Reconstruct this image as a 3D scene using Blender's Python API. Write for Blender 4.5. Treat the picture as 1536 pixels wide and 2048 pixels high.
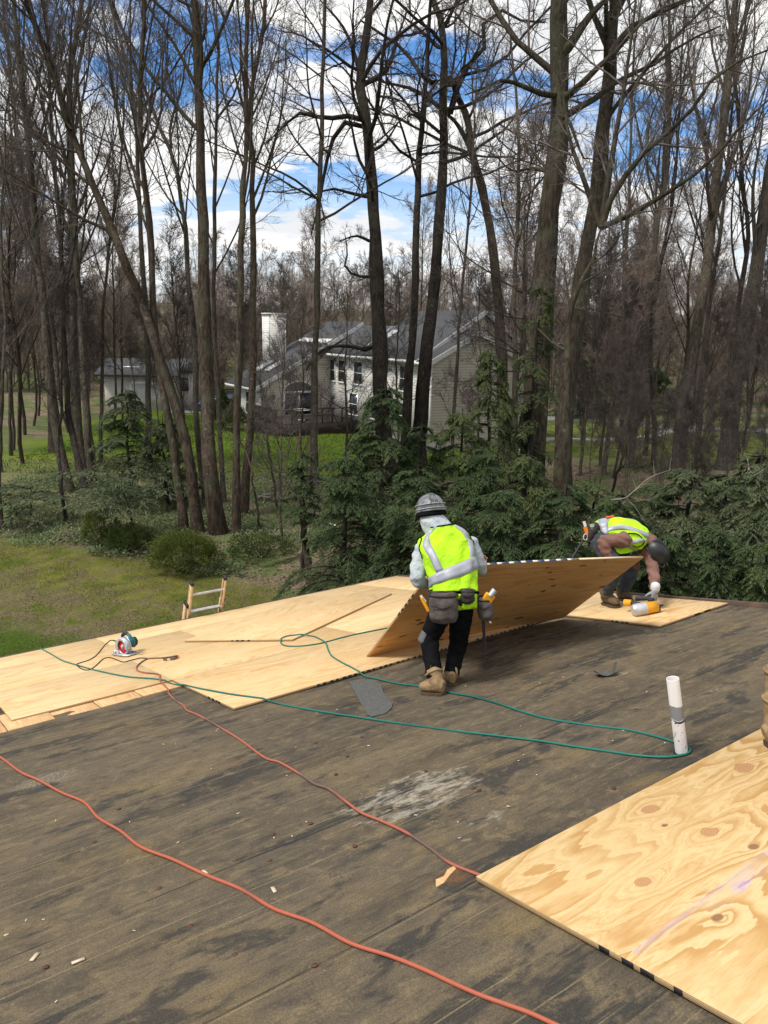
import bpy, bmesh, math, random
import numpy as np
from mathutils import Vector, Matrix

for _o in list(bpy.data.objects):
    bpy.data.objects.remove(_o)
SC = bpy.context.scene
COL = SC.collection
rng = np.random.default_rng(11)
random.seed(11)

# ------------------------------------------------------------------ camera
F, CX, CY = 1536.0, 768.0, 1024.0          # focal length and centre, in photograph pixels
PITCH, ROLL = math.radians(13.5), math.atan(.02)
CAM_Z = 7.2                                # metres above the lawn
_u = np.array([math.cos(PITCH)*math.sin(ROLL), -math.cos(PITCH)*math.cos(ROLL), -math.sin(PITCH)])
_Y = np.array([0, 0, 1.]) - _u[2]*_u; _Y /= np.linalg.norm(_Y)
_X = np.cross(_Y, _u)
CAM = np.array([0, 0, CAM_Z])
W3 = np.stack([_X, _Y, _u])                # camera axes (right, down, forward) -> world
cam_data = bpy.data.cameras.new('camera')
cam = bpy.data.objects.new('camera', cam_data); COL.objects.link(cam)
_r, _up, _bk = W3 @ [1, 0, 0], W3 @ [0, -1, 0], W3 @ [0, 0, -1]
cam.matrix_world = Matrix([[_r[i], _up[i], _bk[i], CAM[i]] for i in range(3)] + [[0, 0, 0, 1]])
cam_data.sensor_fit = 'VERTICAL'; cam_data.sensor_height = 32; cam_data.lens = 24
cam_data.clip_end = 2000; cam_data.clip_start = .05
SC.camera = cam
SC.render.resolution_x, SC.render.resolution_y = 768, 1024

# ------------------------------------------------------------------ node helpers
def nd(nt, t, ins=None, **props):
    n = nt.nodes.new('ShaderNode' + t)
    for k, v in props.items(): setattr(n, k, v)
    for k, v in (ins or {}).items():
        if isinstance(v, bpy.types.NodeSocket): nt.links.new(v, n.inputs[k])
        else: n.inputs[k].default_value = v
    return n
def mth(nt, op, a, b=None, c=None, clamp=False):
    n = nt.nodes.new('ShaderNodeMath'); n.operation = op; n.use_clamp = clamp
    for i, v in enumerate((a, b, c)):
        if v is None: continue
        if isinstance(v, bpy.types.NodeSocket): nt.links.new(v, n.inputs[i])
        else: n.inputs[i].default_value = v
    return n.outputs[0]
def c4(c): return (c[0], c[1], c[2], 1)
def mix(nt, f, a, b, mode='MIX'):
    n = nt.nodes.new('ShaderNodeMix'); n.data_type = 'RGBA'; n.blend_type = mode
    for i, v in ((0, f), (6, a), (7, b)):
        if isinstance(v, bpy.types.NodeSocket): nt.links.new(v, n.inputs[i])
        else: n.inputs[i].default_value = c4(v) if i else v
    return n.outputs[2]
def ramp(nt, f, stops):
    n = nt.nodes.new('ShaderNodeValToRGB'); e = n.color_ramp.elements
    while len(e) < len(stops): e.new(.5)
    for q, (p, c) in zip(e, stops):
        q.position = p; q.color = c4(c) if isinstance(c, (tuple, list)) else (c, c, c, 1)
    nt.links.new(f, n.inputs[0]); return n.outputs[0]
def sstep(nt, v, lo, hi):
    n = nd(nt, 'MapRange', {1: lo, 2: hi}, interpolation_type='SMOOTHSTEP'); nt.links.new(v, n.inputs[0]); return n.outputs[0]
def noise(nt, vec, scale, detail=4, rough=.55, dist=0, w=None):
    n = nd(nt, 'TexNoise', {'Scale': scale, 'Detail': detail, 'Roughness': rough, 'Distortion': dist})
    if w is not None:
        n.noise_dimensions = '4D'
        if isinstance(w, bpy.types.NodeSocket): nt.links.new(w, n.inputs['W'])
        else: n.inputs['W'].default_value = w
    nt.links.new(vec, n.inputs['Vector']); return n.outputs['Fac']
def scalev(nt, vec, s):
    n = nd(nt, 'VectorMath', operation='MULTIPLY'); nt.links.new(vec, n.inputs[0]); n.inputs[1].default_value = s; return n.outputs[0]
def newmat(name):
    m = bpy.data.materials.new(name); m.use_nodes = True
    nt = m.node_tree; b = nt.nodes['Principled BSDF']
    return m, nt, b
def finish(nt, b, col, rough=.7, bumpv=None, bstr=.3, bdist=.02, spec=.3):
    if isinstance(col, bpy.types.NodeSocket): nt.links.new(col, b.inputs['Base Color'])
    else: b.inputs['Base Color'].default_value = c4(col)
    if isinstance(rough, bpy.types.NodeSocket): nt.links.new(rough, b.inputs['Roughness'])
    else: b.inputs['Roughness'].default_value = rough
    b.inputs['Specular IOR Level'].default_value = spec
    if bumpv is not None:
        bp = nd(nt, 'Bump', {'Strength': bstr, 'Distance': bdist, 'Height': bumpv}); nt.links.new(bp.outputs[0], b.inputs['Normal'])
def objco(nt): return nd(nt, 'TexCoord').outputs['Object']
def simple(name, c1, c2=None, scale=6, rough=.7, bstr=.15, bdist=.01, stretch=(1, 1, 1), spec=.3, metal=0, detail=5, lo=.35, hi=.65):
    m, nt, b = newmat(name)
    co = scalev(nt, objco(nt), stretch)
    n = noise(nt, co, scale, detail)
    c2 = c2 or tuple(x*.75 for x in c1)
    col = ramp(nt, n, [(lo, c2), (hi, c1)])
    finish(nt, b, col, rough, noise(nt, co, scale*4, 4), bstr, bdist, spec)
    b.inputs['Metallic'].default_value = metal
    return m

# ------------------------------------------------------------------ sky, sun, exposure
SUN_EL, SUN_AZ = math.radians(58), math.radians(-115)    # azimuth from +Y (view direction) towards +X: left and a little behind
world = bpy.data.worlds.new('World'); SC.world = world; world.use_nodes = True
nt = world.node_tree
bg = nt.nodes['Background']
sky = nd(nt, 'TexSky', sky_type='NISHITA', sun_disc=False, sun_elevation=SUN_EL, sun_rotation=SUN_AZ, altitude=100, air_density=1.0, dust_density=.5, ozone_density=2.0)
tc = nd(nt, 'TexCoord').outputs['Generated']
sep = nd(nt, 'SeparateXYZ', {0: tc})
zz = mth(nt, 'ADD', mth(nt, 'MAXIMUM', sep.outputs[2], 0), .32)
pv = nd(nt, 'CombineXYZ', {0: mth(nt, 'DIVIDE', sep.outputs[0], zz), 1: mth(nt, 'DIVIDE', sep.outputs[1], zz), 2: .37})
pvo = scalev(nt, pv.outputs[0], (.85, 1.7, 1))
big = noise(nt, pvo, 2.1, 6, .52, .25)
fine = noise(nt, pvo, 6.5, 5, .55, .1)
cov = mth(nt, 'ADD', big, mth(nt, 'MULTIPLY', mth(nt, 'SUBTRACT', fine, .5), .22))
cm = mth(nt, 'MAXIMUM', sstep(nt, cov, .385, .50), mth(nt, 'MULTIPLY', sstep(nt, sep.outputs[2], .22, .05), .85))
shade = sstep(nt, noise(nt, pvo, 3.1, 5, .55, .2, w=3.3), .38, .68)
ccol = mix(nt, shade, (5.5, 5.6, 5.75), (8.1, 7.95, 7.65))
blue = mix(nt, 1.0, sky.outputs[0], (.52, .84, 1.14), 'MULTIPLY')
nt.links.new(mix(nt, cm, blue, ccol), bg.inputs['Color'])
bg.inputs['Strength'].default_value = .105

sd = bpy.data.lights.new('sun', 'SUN'); sd.energy = 2.6; sd.angle = math.radians(16); sd.color = (1, .95, .87)
sun = bpy.data.objects.new('sun', sd); COL.objects.link(sun)
_sv = Vector((math.sin(SUN_AZ)*math.cos(SUN_EL), math.cos(SUN_AZ)*math.cos(SUN_EL), math.sin(SUN_EL)))
sun.rotation_euler = _sv.to_track_quat('Z', 'Y').to_euler()
SC.view_settings.view_transform = 'Standard'; SC.view_settings.look = 'None'
SC.view_settings.exposure = 0.62; SC.view_settings.gamma = 1.0
SC.view_settings.use_curve_mapping = False
SC.render.engine = 'CYCLES'

# ------------------------------------------------------------------ places
ROOF_H = 1.469*1.2
_A = np.array([2212, -324, 1536.]); _A /= np.linalg.norm(_A)
_B = np.array([-1058, 41, 1536.]); _B -= (_B @ _A)*_A; _B /= np.linalg.norm(_B)
_M = np.cross(_A, _B)
A, B, M = W3 @ _A, W3 @ _B, W3 @ _M         # along the eave, down the slope, roof normal
def ray(x, y): return W3 @ np.array([(x-CX)/F, (y-CY)/F, 1.])
def at(x, y, d): return CAM + ray(x, y)*d             # point seen at (x, y), d metres deep
def gnd(x, y, z=0): r = ray(x, y); return CAM + r*((z-CAM_Z)/r[2])
def depth_of(x, y, z=0): return (z-CAM_Z)/ray(x, y)[2]
def rp(a, b, lift=0): return CAM + A*a + B*b + M*(lift-ROOF_H)
def onroof(x, y, lift=0):
    r = ray(x, y); return CAM + r*((lift-ROOF_H)/(r @ M))
def roof_ab(x, y):
    p = onroof(x, y) - CAM; return p @ A, p @ B
def roof_mat(a=0, b=0, lift=0, rz=0):
    o = rp(a, b, lift)
    m = Matrix([[A[i], B[i], M[i], o[i]] for i in range(3)] + [[0, 0, 0, 1]])
    return m @ Matrix.Rotation(rz, 4, 'Z')

# ------------------------------------------------------------------ mesh helpers
def link(o, parent=None):
    COL.objects.link(o)
    if parent is not None: o.parent = parent
    return o
def tag(o, label=None, cat=None, group=None, kind=None):
    for k, v in (('label', label), ('category', cat), ('group', group), ('kind', kind)):
        if v: o[k] = v
    return o
def thing(name, label, cat, mat=None, group=None):
    o = bpy.data.objects.new(name, None); o.empty_display_size = .1; COL.objects.link(o)
    if mat is not None: o.matrix_world = mat if isinstance(mat, Matrix) else Matrix.Translation(Vector(mat))
    return tag(o, label, cat, group)
def npmesh(name, parts, mats=None, smooth=False):
    V = []; loops = []; tot = []; mi = []; off = 0
    for p in parts:
        v, f = np.asarray(p[0], float).reshape(-1, 3), np.asarray(p[1], int)
        V.append(v); loops.append((f+off).ravel()); tot.append(np.full(len(f), f.shape[1])); off += len(v)
        mi.append(np.full(len(f), p[2] if len(p) > 2 else 0))
    V = np.concatenate(V); loops = np.concatenate(loops); tot = np.concatenate(tot); mi = np.concatenate(mi)
    me = bpy.data.meshes.new(name)
    me.vertices.add(len(V)); me.loops.add(len(loops)); me.polygons.add(len(tot))
    me.vertices.foreach_set('co', V.ravel().astype(np.float32))
    me.loops.foreach_set('vertex_index', loops.astype(np.int32))
    me.polygons.foreach_set('loop_start', np.concatenate([[0], np.cumsum(tot)[:-1]]).astype(np.int32))
    me.polygons.foreach_set('material_index', mi.astype(np.int32))
    if smooth: me.polygons.foreach_set('use_smooth', np.ones(len(tot), bool))
    me.update(calc_edges=True)
    for m in (mats if isinstance(mats, (list, tuple)) else [mats]):
        if m: me.materials.append(m)
    return me
def obj(name, me, parent=None): return link(bpy.data.objects.new(name, me), parent)
def unit(v): return v/np.maximum(np.linalg.norm(v, axis=-1, keepdims=True), 1e-9)
def tubes(P, R, s, cap=False):
    P = np.asarray(P, float); R = np.asarray(R, float)
    N, k, _ = P.shape
    T = unit(np.gradient(P, axis=1))
    mean = unit(T.mean(1))
    ref = np.where(np.abs(mean[:, 2:3]) < .8, [[0, 0, 1.]], [[1., 0, 0]])[:, None, :]
    U = unit(np.cross(T, ref)); Vv = np.cross(T, U)
    a = np.arange(s)*2*math.pi/s
    ring = P[:, :, None] + R[:, :, None, None]*(np.cos(a)[None, None, :, None]*U[:, :, None] + np.sin(a)[None, None, :, None]*Vv[:, :, None])
    base = (np.arange(N)*k*s)[:, None, None] + (np.arange(k-1)*s)[None, :, None]
    i = np.arange(s)[None, None]; j = (np.arange(s)+1) % s; j = j[None, None]
    f = np.stack([base+i, base+j, base+s+j, base+s+i], -1).reshape(-1, 4)[:, ::-1]
    return ring.reshape(-1, 3), f
def tube1(pts, r, s=10):
    """one closed round bar as parts for npmesh"""
    pts = np.asarray(pts, float); r = np.broadcast_to(np.asarray(r, float), (len(pts),))
    v, f = tubes(pts[None], r[None], s)
    n = len(v); out = [(v, f)]
    v2 = np.concatenate([v[:s], [pts[0]]]); f2 = np.array([[i, (i+1) % s, s] for i in range(s)])
    v3 = np.concatenate([v[-s:], [pts[-1]]]); f3 = np.array([[(i+1) % s, i, s] for i in range(s)])
    return out + [(v2, f2), (v3, f3)]
def spline(pts, n=8):
    P = np.asarray(pts, float); P = np.concatenate([[2*P[0]-P[1]], P, [2*P[-1]-P[-2]]])
    out = []
    for i in range(1, len(P)-2):
        t = np.linspace(0, 1, n, endpoint=False)[:, None]
        p0, p1, p2, p3 = P[i-1], P[i], P[i+1], P[i+2]
        out.append(.5*((2*p1) + (p2-p0)*t + (2*p0-5*p1+4*p2-p3)*t**2 + (3*p1-p0-3*p2+p3)*t**3))
    out.append(P[-2][None]); return np.concatenate(out)
def resample(P, k):
    P = np.asarray(P, float); d = np.concatenate([[0], np.cumsum(np.linalg.norm(np.diff(P, axis=0), axis=1))])
    t = np.linspace(0, d[-1], k); return np.stack([np.interp(t, d, P[:, i]) for i in range(P.shape[1])], 1)
BOXF = np.array([[0, 3, 2, 1], [4, 5, 6, 7], [0, 1, 5, 4], [1, 2, 6, 5], [2, 3, 7, 6], [3, 0, 4, 7]])
def boxp(x0, x1, y0, y1, z0, z1, mi=0):
    v = np.array([[x0, y0, z0], [x1, y0, z0], [x1, y1, z0], [x0, y1, z0], [x0, y0, z1], [x1, y0, z1], [x1, y1, z1], [x0, y1, z1]], float)
    return (v, BOXF, mi)
def orient(p, M4):
    v = np.asarray(p[0], float); m = np.array(M4)
    return (v @ m[:3, :3].T + m[:3, 3],) + tuple(p[1:])
def bevel(me, w, seg=2):
    bm = bmesh.new(); bm.from_mesh(me)
    bmesh.ops.remove_doubles(bm, verts=bm.verts, dist=1e-5)
    bmesh.ops.bevel(bm, geom=bm.edges[:], offset=w, segments=seg, affect='EDGES', profile=.6)
    bm.to_mesh(me); bm.free(); return me
def diamonds(p, d, s, L, Wd):
    """leaf quads: p base, d direction, s side"""
    L = np.asarray(L)[:, None]; Wd = np.asarray(Wd)[:, None]
    v = np.stack([p, p+d*L*.45+s*Wd*.5, p+d*L, p+d*L*.45-s*Wd*.5], 1).reshape(-1, 3)
    n = len(p); f = np.arange(n*4).reshape(n, 4); return v, f
def rdir(n):
    return unit(rng.normal(size=(n, 3)))

# ------------------------------------------------------------------ materials
def felt_material():
    m, nt, b = newmat('roofing_felt')
    co = objco(nt); sp = nd(nt, 'SeparateXYZ', {0: co}); X, Yb = sp.outputs[0], sp.outputs[1]
    st = scalev(nt, co, (.35, 2.2, 1)); st2 = scalev(nt, co, (1.1, 7, 1))
    n1 = noise(nt, st, 1.3, 6, .6, .4); n2 = noise(nt, st2, 2.2, 6, .65, .3); n3 = noise(nt, co, 1.0, 4, .5); n4 = noise(nt, co, 130, 3, .6)
    col = ramp(nt, n1, [(.3, (.047, .038, .027)), (.5, (.088, .069, .046)), (.72, (.132, .101, .061))])
    col = mix(nt, mth(nt, 'MULTIPLY', sstep(nt, n2, .45, .75), .45), col, (.135, .104, .062))
    col = mix(nt, mth(nt, 'MULTIPLY', sstep(nt, n3, .40, .66), .45), col, (.068, .058, .047))
    col = mix(nt, sstep(nt, noise(nt, scalev(nt, co, (.6, 1, 1)), 2.6, 4, .5, .2, w=5.7), .56, .72), col, mix(nt, .55, col, (.150, .108, .048)))
    lap = mth(nt, 'FRACT', mth(nt, 'DIVIDE', mth(nt, 'ADD', Yb, .31), .93))
    lapn = sstep(nt, mth(nt, 'ABSOLUTE', mth(nt, 'SUBTRACT', lap, .05)), .16, .0)
    # black tar stains, ragged along the boards and the laps
    tar = mth(nt, 'ADD', noise(nt, scalev(nt, co, (.8, 1.9, 1)), 1.7, 6, .62, .5, w=2.1), mth(nt, 'ADD', mth(nt, 'MULTIPLY', n2, .18), mth(nt, 'MULTIPLY', lapn, .055)))
    col = mix(nt, mth(nt, 'MULTIPLY', sstep(nt, tar, .635, .70), .75), col, (.022, .023, .024))
    mot = noise(nt, scalev(nt, co, (1, 1.6, 1)), 7.5, 6, .7, .6, w=4.4)
    col = mix(nt, mth(nt, 'MULTIPLY', sstep(nt, mot, .5, .66), .6), col, (.158, .120, .068))
    stf = noise(nt, scalev(nt, co, (1.4, 17, 1)), 2.6, 6, .7, .5, w=6.1)
    col = mix(nt, mth(nt, 'MULTIPLY', sstep(nt, stf, .52, .68), .5), col, (.148, .112, .062))
    col = mix(nt, mth(nt, 'MULTIPLY', sstep(nt, stf, .46, .32), .55), col, (.040, .034, .027))
    col = mix(nt, mth(nt, 'MULTIPLY', sstep(nt, mot, .48, .34), .6), col, (.042, .037, .031))
    crk = mth(nt, 'ABSOLUTE', mth(nt, 'SUBTRACT', noise(nt, scalev(nt, co, (1, 1.3, 1)), 1.6, 5, .6, .8, w=7.7), .5))
    col = mix(nt, mth(nt, 'MULTIPLY', sstep(nt, mth(nt, 'ADD', crk, mth(nt, 'MULTIPLY', sstep(nt, n3, .62, .45), .02)), .0045, .001), .45), col, (.012, .012, .012))
    # boards telegraphing through the felt: thin pale and dark lines along the eave
    fr = mth(nt, 'FRACT', mth(nt, 'MULTIPLY', mth(nt, 'ADD', Yb, mth(nt, 'MULTIPLY', n3, .05)), 1/.172))
    ln = mth(nt, 'LESS_THAN', mth(nt, 'ABSOLUTE', mth(nt, 'SUBTRACT', fr, .5)), .02)
    lm = sstep(nt, noise(nt, scalev(nt, co, (.9, 5.8, 1)), 1.1, 4, .6, 0, w=1.4), .44, .60)
    col = mix(nt, mth(nt, 'MULTIPLY', mth(nt, 'MULTIPLY', ln, lm), .6), col, (.19, .155, .085))
    # laps of the felt rolls
    col = mix(nt, mth(nt, 'MULTIPLY', mth(nt, 'LESS_THAN', lap, .012), mth(nt, 'MULTIPLY', sstep(nt, n2, .35, .6), .7)), col, (.018, .017, .015))
    # pale mineral scrape in the middle of the roof
    def spot(px, py, ra, rb, rot=0.):
        a0, b0 = roof_ab(px, py)
        mp = nd(nt, 'Mapping', {1: (-a0, -b0, 0)}, vector_type='POINT'); nt.links.new(co, mp.inputs[0])
        q = nd(nt, 'VectorMath', {0: scalev(nt, mp.outputs[0], (1/ra, 1/rb, 0))}, operation='LENGTH')
        return sstep(nt, q.outputs['Value'], 1.0, .15)
    w = mth(nt, 'ADD', mth(nt, 'MAXIMUM', spot(830, 1590, 1.25, .8), mth(nt, 'MULTIPLY', spot(960, 1650, .7, .45), .9)), mth(nt, 'MULTIPLY', spot(470, 1515, .35, .25), .7))
    w = mth(nt, 'ADD', w, mth(nt, 'ADD', mth(nt, 'MULTIPLY', spot(1245, 1347, .22, .12), 1.0), mth(nt, 'MULTIPLY', spot(1430, 1380, .25, .10), .9)))
    wn = noise(nt, scalev(nt, co, (2.2, 6.5, 1)), 3.6, 8, .75, .5, w=8.8)
    wm = sstep(nt, mth(nt, 'MULTIPLY', w, mth(nt, 'ADD', mth(nt, 'MULTIPLY', wn, .6), mth(nt, 'MULTIPLY', noise(nt, scalev(nt, co, (1, 2.2, 1)), 4.5, 5, .7, .4, w=12.), .4))), .455, .56)
    col = mix(nt, mth(nt, 'MULTIPLY', wm, .5), col, (.40, .36, .29))
    rust = mth(nt, 'MULTIPLY', mth(nt, 'MAXIMUM', spot(900, 1760, .28, .14), spot(470, 1527, .2, .06)), noise(nt, co, 9, 4))
    col = mix(nt, mth(nt, 'MULTIPLY', sstep(nt, rust, .28, .55), .6), col, (.14, .065, .025))
    # footprints of chalky dust
    dust = mth(nt, 'MULTIPLY', spot(90, 1560, .5, .35), noise(nt, co, 60, 3, .7))
    col = mix(nt, mth(nt, 'MULTIPLY', sstep(nt, dust, .38, .64), .4), col, (.28, .25, .20))
    sp2 = sstep(nt, noise(nt, co, 55, 2, .5, 0, w=.9), .70, .76)
    col = mix(nt, mth(nt, 'MULTIPLY', sp2, .35), col, (.26, .23, .18))
    col = mix(nt, mth(nt, 'MULTIPLY', sstep(nt, n4, .40, .70), .55), col, mix(nt, 1, col, (1.9, 1.85, 1.7), 'MULTIPLY'))
    hgt = mth(nt, 'ADD', mth(nt, 'MULTIPLY', n4, .25), mth(nt, 'ADD', mth(nt, 'MULTIPLY', n2, .6), mth(nt, 'MULTIPLY', ln, -.25)))
    finish(nt, b, col, .9, hgt, .45, .006, .18)
    return m
def ply_material(name, light, dark, knots=(), knotsize=.05, chalk=None, bands=9, dirt=0., seed=0.):
    """rotary-cut softwood veneer: contour bands of a stretched field; knots push the contours aside"""
    m, nt, b = newmat(name)
    co = objco(nt); rnd = nd(nt, 'ObjectInfo').outputs['Random']
    w = mth(nt, 'ADD', mth(nt, 'MULTIPLY', rnd, 40), seed)
    dv = nd(nt, 'TexNoise', {'Scale': 5.5, 'Detail': 2}); nt.links.new(co, dv.inputs['Vector'])
    cw = nd(nt, 'VectorMath', {0: co, 1: scalev(nt, dv.outputs['Color'], (.09, .09, 0))}, operation='ADD').outputs[0]
    g = scalev(nt, co, (.55, 2.6, 1))
    base = noise(nt, g, 1.1, 3, .5, .8, w=w)
    for (ka, kb, amp, sz) in knots:
        mp = nd(nt, 'Mapping', {1: (-ka-.045, -kb-.045, 0)}); nt.links.new(cw, mp.inputs[0])
        q = nd(nt, 'VectorMath', {0: scalev(nt, mp.outputs[0], (.42/sz, 1.25/sz, 0))}, operation='LENGTH').outputs['Value']
        base = mth(nt, 'ADD', base, mth(nt, 'MULTIPLY', mth(nt, 'EXPONENT', mth(nt, 'MULTIPLY', q, -1.0)), amp))
    fld = mth(nt, 'ADD', mth(nt, 'MULTIPLY', base, bands), mth(nt, 'MULTIPLY', noise(nt, scalev(nt, co, (2.5, 16, 1)), 2.2, 5, .65, 0, w=w), .7))
    fr = mth(nt, 'FRACT', fld)
    late = mth(nt, 'MULTIPLY', sstep(nt, fr, .25, .93), sstep(nt, fr, 1.0, .95))
    late = mth(nt, 'MULTIPLY', late, mth(nt, 'ADD', .35, sstep(nt, noise(nt, scalev(nt, co, (.8, 2, 1)), 1.7, 3, .5, 0, w=mth(nt, 'ADD', w, 9.)), .35, .62)))
    col = mix(nt, mth(nt, 'MULTIPLY', late, .85), light, dark)
    f2 = mth(nt, 'FRACT', mth(nt, 'ADD', mth(nt, 'MULTIPLY', fld, 3.0), mth(nt, 'MULTIPLY', noise(nt, scalev(nt, co, (3, 22, 1)), 2.5, 4, .6, 0, w=mth(nt, 'ADD', w, 5.)), .8)))
    l2 = mth(nt, 'MULTIPLY', mth(nt, 'MULTIPLY', sstep(nt, f2, .35, .95), sstep(nt, f2, 1.0, .96)), sstep(nt, noise(nt, scalev(nt, co, (.9, 2.4, 1)), 1.3, 3, .5, 0, w=mth(nt, 'ADD', w, 23.)), .38, .62))
    col = mix(nt, mth(nt, 'MULTIPLY', l2, .5), col, dark)
    hue = noise(nt, scalev(nt, co, (.5, 1.5, 1)), 1.4, 4, .5, 0, w=mth(nt, 'ADD', w, 17.))
    col = mix(nt, mth(nt, 'MULTIPLY', sstep(nt, hue, .45, .7), .35), col, (light[0]*.93, light[1]*.80, light[2]*.66))
    fib = noise(nt, scalev(nt, co, (6, 110, 1)), 3.0, 5, .7, 0, w=w)
    col = mix(nt, mth(nt, 'MULTIPLY', sstep(nt, fib, .42, .70), .42), col, (dark[0]*.75, dark[1]*.7, dark[2]*.6))
    # loose little checks and pitch streaks
    ck = sstep(nt, noise(nt, scalev(nt, co, (3.0, 26, 1)), 1.5, 2, .4, 0, w=mth(nt, 'ADD', w, 31.)), .735, .77)
    col = mix(nt, mth(nt, 'MULTIPLY', ck, .55), col, (.20, .10, .035))
    for (ka, kb, amp, sz) in knots:
        if abs(amp) < .2: continue
        mp = nd(nt, 'Mapping', {1: (-ka, -kb, 0)}); nt.links.new(co, mp.inputs[0])
        q = nd(nt, 'VectorMath', {0: scalev(nt, mp.outputs[0], (1/sz, 1.35/sz, 0))}, operation='LENGTH').outputs['Value']
        q = mth(nt, 'ADD', q, mth(nt, 'MULTIPLY', mth(nt, 'SUBTRACT', noise(nt, co, 11, 3), .5), .75))
        rings = mth(nt, 'MULTIPLY', mth(nt, 'ADD', mth(nt, 'SINE', mth(nt, 'MULTIPLY', q, 34.)), 1.), .5)
        kc = mix(nt, rings, (.36, .175, .075), (.46, .27, .125)) if amp > .33 else mix(nt, rings, (.16, .085, .04), (.30, .17, .08))
        col = mix(nt, sstep(nt, q, .56, .46), col, kc)
        rim = mth(nt, 'MULTIPLY', sstep(nt, q, .44, .52), sstep(nt, q, .66, .55))
        col = mix(nt, mth(nt, 'MULTIPLY', rim, mth(nt, 'MULTIPLY', noise(nt, co, 7, 2), 1.0)), col, (.30, .13, .045))
    if chalk:
        (a0, b0), (a1, b1) = chalk
        dx, dy = a1-a0, b1-b0; L = math.hypot(dx, dy)
        sp = nd(nt, 'SeparateXYZ', {0: co})
        t = mth(nt, 'SUBTRACT', mth(nt, 'MULTIPLY', sp.outputs[0], -dy/L), mth(nt, 'MULTIPLY', sp.outputs[1], -dx/L))
        dist = mth(nt, 'ADD', t, (a0*dy-b0*dx)/L)
        s_al = mth(nt, 'SUBTRACT', mth(nt, 'ADD', mth(nt, 'MULTIPLY', sp.outputs[0], dx/L), mth(nt, 'MULTIPLY', sp.outputs[1], dy/L)), (a0*dx+b0*dy)/L)
        on = mth(nt, 'GREATER_THAN', s_al, 0)
        cn = noise(nt, co, 22, 4, .65)
        lnm = mth(nt, 'MULTIPLY', sstep(nt, mth(nt, 'ABSOLUTE', dist), .007, .002), sstep(nt, cn, .30, .55))
        hz = mth(nt, 'MULTIPLY', sstep(nt, mth(nt, 'ABSOLUTE', dist), .035, 0.), .30)
        col = mix(nt, mth(nt, 'MULTIPLY', on, mth(nt, 'MAXIMUM', mth(nt, 'MULTIPLY', lnm, .38), mth(nt, 'MULTIPLY', hz, mth(nt, 'MULTIPLY', cn, .6)))), col, (.20, .20, .62))
        for (sx, sy, ra, rb, k) in CHALK_SMEAR:
            mp = nd(nt, 'Mapping', {1: (-sx, -sy, 0)}); nt.links.new(co, mp.inputs[0])
            q = nd(nt, 'VectorMath', {0: scalev(nt, mp.outputs[0], (1/ra, 1/rb, 0))}, operation='LENGTH').outputs['Value']
            sm = mth(nt, 'MULTIPLY', sstep(nt, q, 1, .1), sstep(nt, noise(nt, scalev(nt, co, (4, 9, 1)), 5, 4, .6), .35, .62))
            col = mix(nt, mth(nt, 'MULTIPLY', sm, k), col, (.22, .22, .70))
    if dirt:
        dn = sstep(nt, noise(nt, scalev(nt, co, (1.2, 3, 1)), 2.2, 5, .6, 0, w=mth(nt, 'ADD', w, 3.)), .5, .75)
        col = mix(nt, mth(nt, 'MULTIPLY', dn, dirt), col, (.30, .17, .07))
        kn = sstep(nt, noise(nt, scalev(nt, co, (3.0, 7, 1)), 2.0, 1, .3, 0, w=mth(nt, 'ADD', w, 55.)), .675, .70)
        col = mix(nt, mth(nt, 'MULTIPLY', kn, .9), col, (.05, .022, .010))
    finish(nt, b, col, .62, mth(nt, 'ADD', mth(nt, 'MULTIPLY', fib, .5), mth(nt, 'MULTIPLY', late, .5)), .16, .003, .25)
    return m
def edge_material():
    m, nt, b = newmat('plywood_edge')
    co = objco(nt); z = nd(nt, 'SeparateXYZ', {0: co}).outputs[2]
    s = mth(nt, 'FRACT', mth(nt, 'MULTIPLY', z, 150)); n = noise(nt, scalev(nt, co, (30, 30, 4)), 3, 4)
    col = mix(nt, sstep(nt, s, .4, .6), (.44, .29, .14), (.22, .13, .06))
    finish(nt, b, mix(nt, mth(nt, 'MULTIPLY', n, .5), col, (.5, .36, .2)), .8, n, .3, .003)
    return m

# ------------------------------------------------------------------ the roof being sheathed
SU = 1.2                                            # photograph units -> metres on the roof
EAVE_B, RAKE_A = 8.78*SU, 6.14*SU
FELT = felt_material()
TRIM = simple('painted_metal_trim', (.125, .075, .05), (.075, .048, .036), 9, .55)
OLDWOOD = simple('old_board_wood', (.66, .42, .21), (.50, .29, .13), 5, .8, stretch=(9, .8, 1), bstr=.3)
STAMP = simple('black_edge_ink', (.012, .013, .018), (.03, .03, .035), 30, .7)
STAMPB = simple('blue_edge_ink', (.035, .085, .22), (.02, .05, .14), 30, .7)
WHITEP = simple('white_edge_ink', (.75, .73, .68), (.6, .57, .5), 30, .7)
SIDING0 = simple('brown_siding', (.12, .09, .07), (.09, .07, .055), 4, .8)

roof = obj('roof_deck', npmesh('roof_deck', [boxp(-5.5, RAKE_A, -4.5, EAVE_B, -.16, 0)], FELT)); roof.matrix_world = roof_mat()
tag(roof, kind='structure')
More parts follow.
